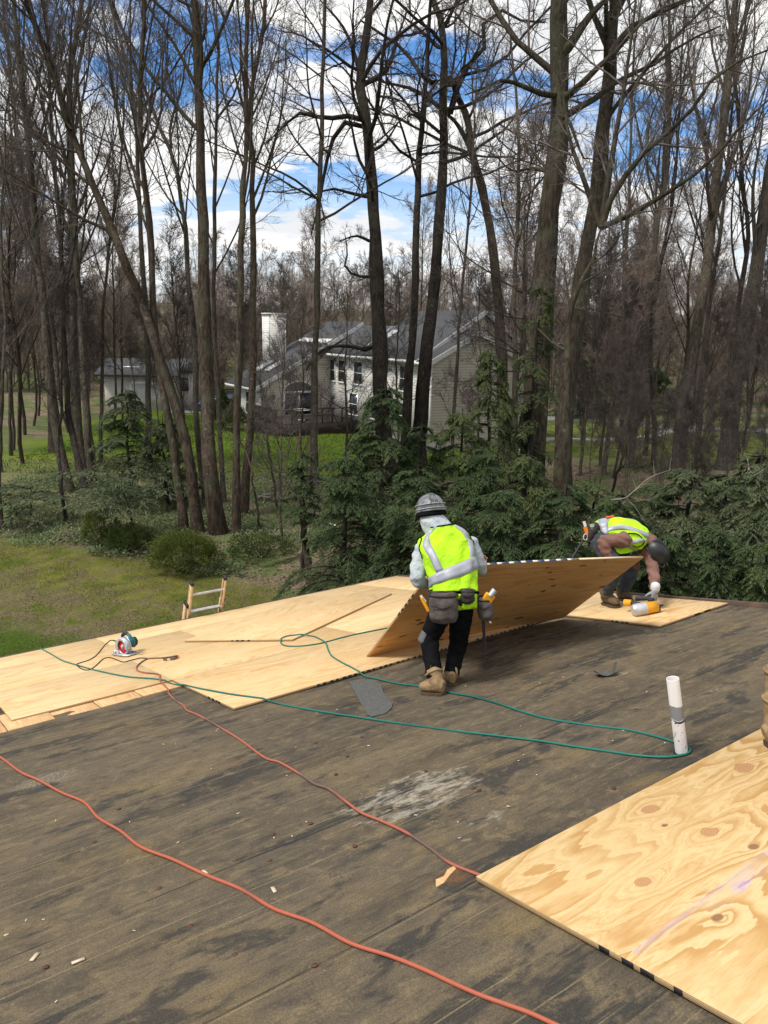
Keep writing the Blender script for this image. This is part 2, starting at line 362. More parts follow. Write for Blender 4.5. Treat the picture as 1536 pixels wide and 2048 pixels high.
# a real, slightly buckled skin of felt on top, so the light catches its waves
na, nb_ = 150, 170
ga, gb = np.meshgrid(np.linspace(-5.4, RAKE_A-.03, na), np.linspace(-4.4, 6.02*SU-.10, nb_))
hz = .006 + .0005*np.sin(gb*2*math.pi/.172+np.sin(ga*.7)) + .0022*np.sin(ga*2.3+gb*1.7) + .0018*np.sin(ga*5.1-gb*3.3) + rng.normal(size=ga.shape)*.0004
edge = 5.93*SU + .012*np.sin(ga*9) + .01*np.sin(ga*23+1)
gb2 = np.minimum(gb, edge)
V = np.stack([ga, gb2, hz], -1).reshape(-1, 3)
idx = np.arange(na*nb_).reshape(nb_, na)
Fq = np.stack([idx[:-1, :-1], idx[:-1, 1:], idx[1:, 1:], idx[1:, :-1]], -1).reshape(-1, 4)
o = obj('felt_skin', npmesh('felt_skin', [(V, Fq)], FELT, True), roof)
# old boards showing between the felt and the new sheets
for i in range(8):
    a0 = .1 + i*.37
    wd = .362
    me = npmesh('plank', [boxp(a0, a0+wd, 5.80*SU, 6.9*SU if a0 < .7*SU else 6.3*SU, .002, .008+.004*(i % 3))], OLDWOOD)
    obj('plank', bevel(me, .002, 1), roof)
for nm, bx in (('eave_trim', boxp(-5.5, RAKE_A+.04, EAVE_B, EAVE_B+.035, -.17, .035)), ('rake_trim', boxp(RAKE_A, RAKE_A+.04, -4.5, EAVE_B, -.17, .045))):
    obj(nm, bevel(npmesh(nm, [bx], TRIM), .004, 1), roof)
# house walls below, set in from the eaves
wl = []
_z0, _a = 0, np.array(A); 
_e = np.array([A[0], A[1]]); _n = np.array([B[0], B[1]])/math.hypot(B[0], B[1])
pc = [rp(-5.2, EAVE_B-.5), rp(RAKE_A-.4, EAVE_B-.5), rp(RAKE_A-.4, -4.3), rp(-5.2, -4.3)]
vv = np.array([[p[0], p[1], 0.] for p in pc] + [p - M*.18 for p in pc])
tag(obj('wall', npmesh('wall', [(vv, np.array([[0, 1, 5, 4], [1, 2, 6, 5], [2, 3, 7, 6], [3, 0, 4, 7]]))], SIDING0)), 'brown house wall below the eave of the roof being sheathed', 'wall')

# ---- plywood sheets
PLY = ply_material('pine_plywood', (.64, .475, .26), (.54, .345, .155), bands=10)
PLYB = ply_material('fir_plywood', (.63, .46, .245), (.52, .32, .135), bands=17, seed=4.)
PLYU = ply_material('plywood_back', (.72, .42, .16), (.55, .28, .085), bands=8, dirt=.3, seed=9.)
EDGE = edge_material()
def sheet_mesh(name, w, h, t, top, seg=(1, 1)):
    me = npmesh(name, [boxp(0, w, 0, h, 0, t)], [top, EDGE])
    for p in me.polygons: p.material_index = 0 if abs(p.normal.z) > .5 else 1
    return bevel(me, .0012, 1)
def stamps(parent, w, h, t, runs, mat=None):
    """ink marks along an edge: (side, from, to, n)"""
    for side, s0, s1, n in runs:
        parts = []
        for i in range(n):
            c = s0 + (s1-s0)*(i+rng.uniform(.05, .35))/n; e = c + (s1-s0)/n*rng.uniform(.3, .62)
            if side == 'front': parts.append(boxp(c, e, -.0015, .0005, t*.12, t*.95))
            if side == 'left': parts.append(boxp(-.0015, .0005, c, e, t*.12, t*.95))
            if side == 'right': parts.append(boxp(w-.0005, w+.0015, c, e, t*.12, t*.95))
        tag(obj('edge_stamp', npmesh('edge_stamp', parts, mat or STAMP), parent), kind='stuff')
T = .019
def sheet(a0, a1, b0, b1, label, mat=None, lift=.012, rz=0, runs=(), tilt=None):
    w, h = (a1-a0)*SU-.004, (b1-b0)*SU-.004
    o = obj('plywood_sheet', sheet_mesh('plywood_sheet', w, h, T, mat or PLY))
    o.matrix_world = roof_mat(a0*SU, b0*SU, lift, rz) @ (tilt or Matrix())
    tag(o, label, 'plywood sheet', 'plywood sheets on the roof')
    stamps(o, w, h, T, runs); return o
sheet(.755, 2.02, 8.12, 8.765, 'narrow plywood strip along the eave behind the circular saw')
sheet(2.02, 5.45, 8.12, 8.765, 'narrow plywood strip along the eave beside the ladder top')
sheet(5.45, 6.12, 7.08, 8.765, 'plywood sheet at the far roof corner behind the worker')
sheet(.755, 2.75, 7.08, 8.115, 'plywood sheet under the circular saw')
sheet(2.75, 5.45, 7.08, 8.115, 'plywood sheet mostly hidden under the loose crooked sheet')
sheet(.755, 1.93, 6.02, 7.075, 'leftmost plywood sheet, its corner over the exposed old boards', PLY)
sheet(1.93, 3.7, 6.02, 7.075, 'plywood sheet the orange plug lies on', PLYB)
sheet(3.7, 6.12, 6.02, 7.075, 'plywood sheet behind the tilted one')
sheet(1.93, 4.05, 4.82, 6.015, 'plywood sheet with a sharp corner and striped front edge on the felt', PLYB, runs=[('front', .75, 2.45, 26), ('left', .25, .55, 4)])
sheet(4.05, 6.12, 4.82, 6.015, 'plywood sheet under the lower edge of the tilted one', runs=[('front', 0.05, 1.0, 15)])
PLYR = ply_material('boldly_grained_plywood', (.63, .465, .245), (.48, .265, .095), bands=15, seed=13.)
sheet(5.14, 6.11, 3.80, 4.815, 'plywood sheet under the nail gun and the bent worker', PLYR, runs=[('front', .5, .9, 2), ('left', .35, .6, 4), ('right', .3, .4, 1)])
_c = np.array([3.18, 6.33]); _r = np.array([1.95, 1.15])
o = obj('plywood_sheet', sheet_mesh('plywood_sheet', 2.72, 1.5, T, PLY)); o.matrix_world = roof_mat(_c[0]*SU, _c[1]*SU, .036, math.atan2(_r[1], _r[0]))
tag(o, 'loose plywood sheet lying crooked on the others beneath a hose loop', 'plywood sheet', 'plywood sheets on the roof')
stamps(o, 2.72, 1.5, T, [('left', .55, .85, 4)])
# the big near sheet with knots and a chalk line, local frame at its left front corner
NA, NB, NH, NW = 1.635*SU, .72*SU, (2.06-.72)*SU, 3.1
def loc(px, py): a, b = roof_ab(px, py); return (a-NA, b-NB)
KN = [loc(1303, 1633)+(.42, .085), loc(1420, 1682)+(.38, .08), loc(1288, 1782)+(.45, .06), loc(1490, 1550)+(.45, .10), loc(1508, 1711)+(.28, .05), loc(1438, 1855)+(.3, .045), loc(1331, 1667)+(.25, .035), loc(1240, 1857)+(.15, .05)]
CHALK_SMEAR = [loc(1485, 1790)+(.10, .05, .45), loc(1510, 1765)+(.12, .05, .22), loc(1440, 1830)+(.12, .07, .08)]
PLYN = ply_material('knotty_pine_plywood', (.61, .44, .22), (.435, .248, .085), KN, chalk=(loc(1270, 1928), loc(1536, 1722)), bands=10, seed=2.)
o = obj('plywood_sheet', sheet_mesh('plywood_sheet', NW, NH, .022, PLYN)); o.matrix_world = roof_mat(NA, NB, .016)
tag(o, 'large knotty plywood sheet with blue chalk line nearest the camera', 'plywood sheet', 'plywood sheets on the roof')
stamps(o, NW, NH, .022, [('left', .62, .98, 4)])
# a batten props the near sheet a little off the felt
# the sheet being lifted: a slightly bowed slab
BL = onroof(733, 1312, .036); BR = onroof(1125, 1233, .036); TL = at(865, 1135, 6.35); TR = at(1285, 1112, 7.0)
def slab(BL, BR, TL, TR, t, n=14, bow=.03):
    uu, vv = np.meshgrid(np.linspace(0, 1, n), np.linspace(0, 1, n))
    P = (BL*(1-uu[..., None])+BR*uu[..., None])*(1-vv[..., None]) + (TL*(1-uu[..., None])+TR*uu[..., None])*vv[..., None]
    nn = unit(np.cross(BR-BL, TL-BL))
    P = P - nn*(bow*(4*uu*(1-uu)))[..., None]*.6
    Lx, Ly = np.linalg.norm(BR-BL), np.linalg.norm(TL-BL)
    return P, nn, Lx, Ly
P, nn, Lx, Ly = slab(BL, BR, TL, TR, T)
ex = unit(BR-BL); ez = nn; ey = np.cross(ez, ex)
Mt = Matrix([[ex[i], ey[i], ez[i], BL[i]] for i in range(3)] + [[0, 0, 0, 1]])
loc3 = lambda p: (p-BL) @ np.stack([ex, ey, ez], 1)
n = 14; top = loc3(P.reshape(-1, 3)); bot = top.copy(); bot[:, 2] += T
ix = np.arange(n*n).reshape(n, n); q = np.stack([ix[:-1, :-1], ix[:-1, 1:], ix[1:, 1:], ix[1:, :-1]], -1).reshape(-1, 4)
side = []
for e in (ix[0], ix[:, -1], ix[-1][::-1], ix[:, 0][::-1]): side += [[e[i], e[i]+n*n, e[i+1]+n*n, e[i+1]] for i in range(n-1)]
tilted = obj('plywood_sheet', npmesh('tilted_sheet', [(np.concatenate([top, bot]), np.concatenate([q[:, ::-1], q+n*n])), (np.concatenate([top, bot]), np.array(side)[:, ::-1], 1)], [PLYU, EDGE]))
tilted.matrix_world = Mt
tag(tilted, 'plywood sheet tilted up by the standing worker, underside showing', 'plywood sheet', 'plywood sheets on the roof')
tl, tr, bl = loc3(TL), loc3(TR), np.zeros(3)
def edge_run(p, q, f0, f1, cnt, mat, name='edge_stamp'):
    parts = []; d = unit(q-p); L = np.linalg.norm(q-p)
    up = unit(np.cross([0, 0, 1.], d))
    bowz = lambda f: -(.03*.6*4*f*(1-f)) if abs(d[0]) > .7 else 0
    for i in range(cnt):
        s0 = f0+(f1-f0)*(i+.2)/cnt; s1 = s0+(f1-f0)/cnt*(.97 if cnt == 1 else .6)
        c = [p+(q-p)*s + np.array([0, 0, bowz(s)]) for s in (s0, s1)]
        v = []
        for x in c: v += [x-up*.001+[0, 0, .001], x-up*.001+[0, 0, T-.001], x+up*.0022+[0, 0, T-.001], x+up*.0022+[0, 0, .001]]
        v = np.array(v); parts.append((v, np.array([[0, 1, 2, 3], [7, 6, 5, 4], [0, 4, 5, 1], [1, 5, 6, 2], [2, 6, 7, 3], [3, 7, 4, 0]])))
    tag(obj(name, npmesh(name, parts, mat), tilted), kind='stuff' if cnt > 1 else None)
LIGHTW = simple('pale_cut_edge', (.75, .60, .38), (.62, .46, .26), 20, .8)
edge_run(tr, tl, 0.0, .31, 1, LIGHTW, 'top_edge'); edge_run(tr, tl, .31, .98, 12, STAMPB); edge_run(tr, tl, .335, 1.0, 12, WHITEP)
edge_run(tl, bl, .25, .50, 5, STAMP)
# ------------------------------------------------------------------ cords, hose and tools on the roof
def surf(a, b):
    ua, ub = a/SU, b/SU
    s = .008
    if (ub > 6.02 and ua > .755) or (4.82 < ub and ua > 1.93): s = .031
    if 5.14 < ua and 3.8 < ub < 4.82: s = .031
    d = np.array([ua, ub])-_c; e = unit(_r); x, y = d @ e, d @ np.array([-e[1], e[0]])
    if 0 < x < 2.72/SU and 0 < y < 1.5/SU: s = .055
    return s
def on_surf(px, py, r=0):
    a, b = roof_ab(px, py)
    h = surf(a, b)
    a, b = (onroof(px, py, h+r)-CAM) @ A, (onroof(px, py, h+r)-CAM) @ B
    return np.array([a, b, surf(a, b)+r])
def cord(name, label, cat, pix, r, mat, smooth=7, parent=None, extra=None):
    P = np.array([on_surf(x, y, r) for x, y in pix])
    if extra is not None: P = np.concatenate([P, extra])
    P = spline(P, smooth)
    P[:, 2] = np.maximum(P[:, 2], [max(surf(a_+dx, b_+dy) for dx in (-.012, .012) for dy in (-.012, .012))+r for a_, b_, _z in P])
    for _ in range(2):
        z = P[:, 2].copy(); P[1:-1, 2] = np.maximum(P[1:-1, 2], (z[:-2]+z[2:])/2)
    me = npmesh(name, tube1(P, r, 10), mat, True)
    o = obj(name, me, parent)
    if parent is None: o.matrix_world = roof_mat(); tag(o, label, cat)
    return o
def cord_mat(name, c, dark, lo, hi, sc=1.3, rough=.5):
    m, nt, b = newmat(name); co = objco(nt)
    f = sstep(nt, noise(nt, co, sc, 2, .4), lo, hi)
    g = noise(nt, co, 40, 4)
    col = mix(nt, f, c, dark); col = mix(nt, mth(nt, 'MULTIPLY', g, .35), col, tuple(x*.55 for x in c))
    finish(nt, b, col, rough, g, .1, .002); return m
ORANGE = cord_mat('orange_cord_jacket', (.40, .105, .058), (.09, .06, .05), .60, .66)
ORANGE2 = cord_mat('worn_orange_cord_jacket', (.37, .11, .066), (.12, .09, .08), .53, .60, 1.9)
GREENH = cord_mat('green_hose_rubber', (.014, .15, .115), (.012, .10, .085), .5, .7)
BLACKR = simple('black_rubber', (.012, .012, .013), (.025, .025, .026), 30, .55)
cord('orange_power_line', 'orange extension cord crossing the felt nearest the camera', 'cord',
     [(-60, 1480), (0, 1514), (41, 1544), (77, 1560), (123, 1585), (169, 1605), (196, 1635), (241, 1662), (282, 1694), (346, 1719), (410, 1749), (483, 1779), (547, 1817), (624, 1845), (700, 1886), (780, 1912), (850, 1940), (905, 1966), (960, 1990), (1010, 2008), (1060, 2026), (1110, 2049), (1180, 2080)], .0078, ORANGE)
c2 = cord('orange_power_line', 'worn orange extension cord running from the saw to the near sheet', 'cord',
     [(340, 1315), (318, 1316), (294, 1318), (276, 1330), (274, 1340), (289, 1345), (318, 1349), (320, 1360), (335, 1378), (338, 1387), (351, 1401), (367, 1411), (375, 1421), (400, 1432), (449, 1460), (484, 1482), (529, 1515), (560, 1525), (603, 1550), (630, 1568), (658, 1578), (697, 1607), (724, 1626), (763, 1642), (814, 1666), (861, 1697), (900, 1726), (966, 1753), (1000, 1768)], .0074, ORANGE2)
_p = on_surf(347, 1315, .02)
obj('socket_end', bevel(npmesh('socket_end', [orient(boxp(-.03, .05, -.022, .022, -.018, .018), Matrix.Translation(Vector(_p)) @ Matrix.Rotation(.35, 4, 'Z'))], ORANGE), .008, 2), c2)
cord('air_hose', 'green air hose looped around the white vent pipe', 'hose',
     [(80, 1296), (86, 1299), (104, 1309), (125, 1321), (154, 1330), (182, 1338), (221, 1347), (260, 1354), (312, 1358), (346, 1364), (400, 1377), (460, 1388), (538, 1404), (623, 1420), (721, 1435), (830, 1451), (920, 1463), (1000, 1472), (1080, 1482), (1150, 1493), (1225, 1504), (1276, 1511), (1326, 1514), (1359, 1511), (1376, 1506), (1380, 1499), (1371, 1492), (1343, 1482), (1301, 1470), (1250, 1459), (1200, 1453), (1150, 1446), (1100, 1438), (1050, 1425), (1000, 1408), (950, 1394), (895, 1384), (835, 1372), (796, 1367), (752, 1357), (726, 1346), (700, 1333), (688, 1327), (665, 1313), (657, 1301), (652, 1287), (642, 1279), (623, 1272), (590, 1270), (568, 1274), (561, 1280), (571, 1287), (600, 1292), (633, 1288), (655, 1283), (704, 1270), (769, 1257), (805, 1249)], .0072, GREENH)

# ---- vent pipe
PVC = None
m, nt, b = newmat('weathered_pvc'); co = objco(nt); z = nd(nt, 'SeparateXYZ', {0: co}).outputs[2]
nz = noise(nt, co, 26, 4); nl = noise(nt, scalev(nt, co, (1, 1, .25)), 30, 5, .65)
col = mix(nt, mth(nt, 'MULTIPLY', nl, .45), (.72, .69, .66), (.48, .43, .38))
zz_ = mth(nt, 'ADD', z, mth(nt, 'MULTIPLY', mth(nt, 'SUBTRACT', noise(nt, co, 9, 3), .5), .09))
grey = mth(nt, 'MULTIPLY', sstep(nt, zz_, .225, .23), sstep(nt, zz_, .305, .30))
col = mix(nt, grey, col, (.19, .195, .20))
tarb = mth(nt, 'MULTIPLY', sstep(nt, zz_, .205, .208), sstep(nt, zz_, .226, .222))
col = mix(nt, mth(nt, 'MULTIPLY', tarb, sstep(nt, nz, .4, .5)), col, (.02, .019, .018))
t2 = mth(nt, 'MULTIPLY', sstep(nt, zz_, .085, .088), sstep(nt, zz_, .112, .108))
col = mix(nt, mth(nt, 'MULTIPLY', t2, sstep(nt, noise(nt, co, 14, 2), .5, .56)), col, (.02, .019, .018))
fl = mth(nt, 'MULTIPLY', sstep(nt, z, .21, .20), sstep(nt, noise(nt, co, 70, 3), .60, .66))
col = mix(nt, fl, col, (.25, .20, .15))
finish(nt, b, col, .6, nl, .12, .003); PVC = m
pa, pb = roof_ab(1364, 1509)
hgt, ro, ri = .465, .0345, .030
s = 24; an = np.arange(s)*2*math.pi/s
rings = [(ro, 0), (ro, hgt-.002), (ro-.001, hgt), (ri+.001, hgt), (ri, hgt-.002), (ri, .05)]
V = np.array([[r*math.cos(x), r*math.sin(x), z] for r, z in rings for x in an])
Fp = np.array([[k*s+i, k*s+(i+1) % s, (k+1)*s+(i+1) % s, (k+1)*s+i] for k in range(len(rings)-1) for i in range(s)])
pipe = obj('vent_pipe', npmesh('vent_pipe', [(V, Fp)], PVC, True))
pipe.matrix_world = roof_mat(pa, pb, 0) @ Matrix.Rotation(math.radians(-8), 4, 'Y') @ Matrix.Rotation(math.radians(4), 4, 'X')
tag(pipe, 'white plastic vent pipe standing up through the felt', 'pipe')
rag = np.array([[ro+.012+.008*math.sin(i*3.1), x] for i, x in enumerate(an)])
V = np.concatenate([np.array([[ro*.98*math.cos(x), ro*.98*math.sin(x), .02] for x in an]), np.array([[r*math.cos(x), r*math.sin(x), .006] for r, x in rag])])
obj('tar_collar', npmesh('tar_collar', [(V, np.array([[i, s+i, s+(i+1) % s, (i+1) % s] for i in range(s)]))], BLACKR, True), pipe)

# ---- circular saw (local: x along the blade, y out of the blade face, z up)
TEAL = simple('teal_plastic', (.012, .16, .185), (.008, .11, .13), 12, .45)
SILV = simple('cast_aluminium', (.62, .63, .64), (.46, .47, .48), 14, .42, metal=.55)
REDB = simple('red_saw_blade', (.55, .012, .03), (.42, .008, .02), 16, .35)
DGREY = simple('dark_grey_plastic', (.035, .04, .045), (.02, .022, .025), 18, .6)
sa, sb = roof_ab(249, 1316)
SAW = thing('circular_saw', 'teal circular saw with red blade on the plywood', 'saw', roof_mat(sa, sb, .031, math.radians(108)))
def disc(cx, cy, cz, r, y0, y1, a0=0, a1=360, ri=0, n=28, mi=0):
    """disc or ring sector in the xz plane, thick along y"""
    t = np.radians(np.linspace(a0, a1, n)); full = abs(a1-a0) >= 360
    if full: t = t[:-1]
    k = len(t); c, s_ = np.cos(t), np.sin(t)
    o_ = np.stack([cx+r*c, np.zeros(k), cz+r*s_], 1); i_ = np.stack([cx+ri*c, np.zeros(k), cz+ri*s_], 1)
    V = np.concatenate([o_+[0, y0, 0], o_+[0, y1, 0], i_+[0, y1, 0], i_+[0, y0, 0]])
    f = []
    for q in range(k if full else k-1):
        w = (q+1) % k
        for a_, b_ in ((0, 1), (1, 2), (2, 3), (3, 0)): f.append([a_*k+q, a_*k+w, b_*k+w, b_*k+q])
    if not full:
        f += [[0, k, 2*k, 3*k], [3*k+k-1, 2*k+k-1, 2*k-1, k-1]]
    return (V, np.array(f)[:, ::-1], mi)
def sawp(name, parts, mat, bv=0, sm=False, parent=SAW):
    me = npmesh(name, parts, mat, sm)
    if bv: bevel(me, bv, 2)
    return obj(name, me, parent)
sawp('base_plate', [boxp(-.15, .15, -.10, .065, .012, .017), boxp(-.15, .15, -.10, -.096, .017, .027), boxp(-.15, .15, .061, .065, .017, .025)], SILV)
sawp('upper_guard', [disc(-.01, 0, .105, .104, -.030, .028, 8, 200, .084), disc(-.01, 0, .105, .106, -.034, -.028, 0, 360, .0)], SILV, 0, True)
gd = sawp('guard_ring', [disc(-.01, 0, .105, .106, .022, .034, -25, 200, .070)], SILV)
lg = sawp('lower_guard', [disc(-.01, 0, .105, .098, -.016, .016, 195, 352, .080)], SILV)
bl_ = sawp('blade', [disc(-.01, 0, .105, .086, .006, .012, 0, 360, .008, 48)], REDB)
sawp('arbor_bolt', [disc(-.01, 0, .105, .026, .012, .017, 0, 360, .004), disc(-.01, 0, .105, .013, .017, .026, 0, 360, .0)], SILV, parent=bl_)
sawp('guard_lever', [disc(-.105, 0, .13, .03, .02, .034, 60, 250, .018)], simple('pale_blue_plastic', (.35, .55, .62), None, 10, .5))
mv = tube1(np.array([[.03, -.03, .12], [.03, -.15, .12]]), .058, 20)
mot = sawp('motor_housing', mv, TEAL, 0, True)
sawp('motor_cap', tube1(np.array([[.03, -.150, .12], [.03, -.185, .12], [.03, -.195, .12]]), [.056, .054, .040], 20), DGREY, 0, True, mot)
sawp('gear_case', [boxp(-.06, .085, -.075, -.028, .045, .165)], TEAL, .014)
hp = spline(np.array([[-.095, -.06, .155], [-.06, -.062, .215], [.0, -.062, .238], [.055, -.062, .225], [.085, -.06, .175], [.088, -.058, .12]]), 6)
hd = sawp('handle', tube1(hp, .019, 12), TEAL, 0, True)
sawp('handle_grip', tube1(hp[9:22]+[0, .003, .004], .0195, 12), DGREY, 0, True, hd)
sawp('bevel_bracket', [disc(.135, 0, .015, .052, .012, .018, 0, 180, .012), disc(.135, 0, .045, .014, .018, .030, 0, 360, .0)], SILV)
sawp('rip_fence_knob', [disc(.12, 0, .032, .014, -.06, -.03)], DGREY, 0, True)
cc = cord('power_cord', '', '', [(226, 1281), (220, 1281), (208, 1292), (195, 1308), (180, 1319), (156, 1327), (154, 1331), (167, 1339), (180, 1339), (193, 1330), (206, 1318), (219, 1315), (232, 1319), (247, 1324), (260, 1321), (281, 1316), (300, 1317), (330, 1315)], .0055, BLACKR, 7, SAW)
_i = (SAW.matrix_world.inverted() @ roof_mat())
for v in cc.data.vertices: v.co = _i @ v.co
# lift the start of the cord to the saw's rear handle
_st = np.array([v.co[:] for v in cc.data.vertices]).reshape(-1, 3)
sr = sawp('cord_strain_relief', tube1(spline(np.array([[-.09, -.06, .16], [-.125, -.055, .155], [-.16, -.03, .10], _st[0]+np.array([0, 0, .004])]), 6), .0065, 8), BLACKR, 0, True)

# safety glasses by the plug
GL = simple('clear_grey_lens', (.20, .20, .20), (.12, .12, .12), 10, .1, spec=.7)
ga_, gb_ = roof_ab(340, 1326)
gt = thing('safety_glasses', 'dark framed safety glasses lying by the orange plug', 'glasses', roof_mat(ga_, gb_, .033, math.radians(-35)))
fr_ = spline(np.array([[-.075, .0, .02], [-.05, -.028, .025], [0, -.035, .03], [.05, -.028, .025], [.075, 0, .02]]), 6)
obj('frame', npmesh('frame', tube1(fr_+[0, 0, .012], .004, 8), BLACKR, True), gt)
for sx in (-1, 1):
    obj('temple', npmesh('temple', tube1(np.array([[sx*.075, 0, .03], [sx*.074, .06, .02], [sx*.066, .13, .004]]), .003, 6), BLACKR, True), gt)
    q = np.array([[sx*.012, -.035, .04], [sx*.07, -.006, .032], [sx*.066, -.008, .003], [sx*.018, -.036, .001]])
    obj('lens', npmesh('lens', [(np.concatenate([q, q+[0, .002, 0]]), BOXF)], GL), gt)

# ---- felt patch and scrap, chips and fasteners
GREYF = simple('grey_asphalt_felt', (.105, .105, .098), (.072, .072, .068), 40, .92, bstr=.4)
pix = [(698, 1366), (742, 1362), (762, 1372), (768, 1390), (786, 1410), (783, 1420), (772, 1430), (745, 1437), (735, 1433)]
pp = [np.array([*roof_ab(*p), .012]) for p in pix]
pp = np.array(pp); up_ = pp.copy(); up_[:, 2] = .015; k = len(pp)
me = bpy.data.meshes.new('felt_patch'); me.from_pydata([tuple(x) for x in np.concatenate([pp, up_])], [], [list(range(2*k-1, k-1, -1))] + [[i, (i+1) % k, k+(i+1) % k, k+i] for i in range(k)]); me.materials.append(GREYF)
o = obj('felt_patch', me); o.matrix_world = roof_mat(); tag(o, 'grey felt patch with a torn edge left of the standing worker', 'felt patch')
ts = np.linspace(0, 1, 7); sc = np.array([[(x-.5)*.17, y*.10-.05, .012+.03*(2*x-1)**2*(1.5-y)+(.06*(x > .9))] for y in (0, .5, 1) for x in ts])
ix = np.arange(21).reshape(3, 7); q = np.stack([ix[:-1, :-1], ix[:-1, 1:], ix[1:, 1:], ix[1:, :-1]], -1).reshape(-1, 4)
sc2 = sc+[0, 0, .003]
o = obj('felt_scrap', npmesh('felt_scrap', [(sc, q[:, ::-1]), (sc2, q)], GREYF, True)); o.matrix_world = roof_mat(*roof_ab(1212, 1352), .0, math.radians(-40))
tag(o, 'curled scrap of grey felt beside a white scrape', 'felt scrap')
CHIP = simple('pale_wood_chip', (.68, .57, .42), (.5, .4, .28), 40, .8)
RUST = simple('rusty_nail_cap', (.12, .05, .028), (.07, .03, .02), 40, .8)
parts = []; nails = []
for i in range(90):
    a_, b_ = rng.uniform(-.6, 4.5), rng.uniform(.6, 5.6)
    if b_ < 2.5 and a_ > 1.9: continue
    l, w_, t_ = rng.uniform(.003, .010), rng.uniform(.0015, .004), .0025
    parts.append(orient(boxp(-l, l, -w_, w_, 0, t_), Matrix.Translation((a_, b_, .0085)) @ Matrix.Rotation(rng.uniform(0, 6.3), 4, 'Z')))
for px, py in [(70, 1919), (157, 1927), (548, 1784), (410, 1749)]:
    a_, b_ = roof_ab(px, py); parts.append(orient(boxp(-.024, .024, -.008, .008, 0, .005), Matrix.Translation((a_, b_, .0085)) @ Matrix.Rotation(px, 4, 'Z')))
o = obj('wood_chips', npmesh('wood_chips', parts, CHIP)); o.matrix_world = roof_mat(); tag(o, 'scattered pale wood chips on the dark felt', 'wood chips', kind='stuff')
for px, py in [(781, 1618), (958, 1583), (852, 1545), (947, 1579), (1228, 1580), (1272, 1421), (695, 1515), (724, 1477), (93, 1938), (382, 1856), (630, 1935), (319, 1780), (189, 1687), (622, 1650), (710, 1696), (880, 1420), (632, 1488), (1080, 1490), (540, 1725), (1300, 1300)] + [(rng.uniform(0, 1200), rng.uniform(1480, 2000)) for _ in range(4)]:
    a_, b_ = roof_ab(px, py)
    nails.append(orient(disc(0, 0, 0, .0125, 0, .002, 0, 360, 0, 9), Matrix.Translation((a_, b_, .0085)) @ Matrix.Rotation(math.pi/2, 4, 'X') @ Matrix.Rotation(rng.uniform(0, 6), 4, 'Y')))
o = obj('nail_caps', npmesh('nail_caps', nails, RUST)); o.matrix_world = roof_mat(); tag(o, 'rusty nail caps dotted over the felt', 'nail caps', kind='stuff')
# torn hole in the felt near the big sheet
ha, hb = roof_ab(893, 1757)
tp = np.array([[-.10, -.02, 0], [-.06, .025, .012], [-.01, .012, .004], [.04, .03, .014], [.10, .03, .003], [.08, .0, 0], [.02, -.012, .002], [-.05, -.035, 0]])
o = obj('felt_tear', npmesh('felt_tear', [(np.concatenate([tp, tp+[0, 0, .004]]), np.array([list(range(8, 16))])), (np.concatenate([tp, tp+[0, 0, .004]]), np.array([[i, (i+1) % 8, 8+(i+1) % 8, 8+i] for i in range(8)]))], OLDWOOD), roof); o.location = (ha, hb, .007); o.rotation_euler.z = .25; o.scale = (.9, .6, .7)

# ---- ladder beyond the eave
LAD = simple('ladder_fibreglass', (.60, .42, .22), (.45, .30, .15), 20, .6)
ALU = simple('ladder_aluminium', (.62, .60, .58), (.42, .40, .38), 10, .45, metal=.5)
LDK = simple('black_ladder_cap', (.015, .017, .02), (.03, .03, .03), 20, .5)
le = onroof(366, 1242) + B*.10 + A*.11; Bh = unit(np.array([B[0], B[1], 0])); Ah = unit(np.array([A[0], A[1], 0]))
lean = unit(np.array([0, 0, 1.])*.95 - Bh*.33)
LW = .50; top_l = .62
lad = thing('extension_ladder', 'extension ladder with aluminium rungs standing past the eave', 'ladder', Matrix([[Ah[i], np.cross(lean, Ah)[i], lean[i], le[i]] for i in range(3)] + [[0, 0, 0, 1]]))
down = le[2]/lean[2]
for x in (0, LW):
    sg = 1 if x == 0 else -1
    # fly section (taller) in front, base section behind
    r_ = obj('fly_rail', npmesh('fly_rail', [boxp(x-.018, x+.018, -.035, -.028, -1.2, top_l), boxp(x-.012 if sg > 0 else x+.006, x-.006 if sg > 0 else x+.012, -.028, .030, -1.2, top_l), boxp(x-.018, x+.018, .030, .037, -1.2, top_l)], LAD), lad)
    obj('rail_cap', bevel(npmesh('rail_cap', [boxp(x-.021, x+.021, -.040, .042, top_l-.02, top_l+.035)], LDK), .005, 1), r_)
    xo = x-sg*.026
    r2 = obj('base_rail', npmesh('base_rail', [boxp(xo-.012, xo+.012, .046, .053, -down, .22), boxp(xo-.012, xo-.006, .053, .110, -down, .22), boxp(xo-.012, xo+.012, .110, .117, -down, .22)], LAD), lad)
    obj('rail_cap', bevel(npmesh('rail_cap', [boxp(xo-.017, xo+.017, -.02, .122, .205, .26)], LDK), .005, 1), r2)
for z in (.42, .11, -.20, -.37, -.68):
    obj('rung', npmesh('rung', tube1(np.array([[.0, 0, z], [LW, 0, z]]), .02, 10), ALU, True), lad)
z = .06
while z > -down+.2:
    obj('rung', npmesh('rung', tube1(np.array([[-.02, .08, z], [LW+.02, .08, z]]), .02, 10), ALU, True), lad); z -= .31

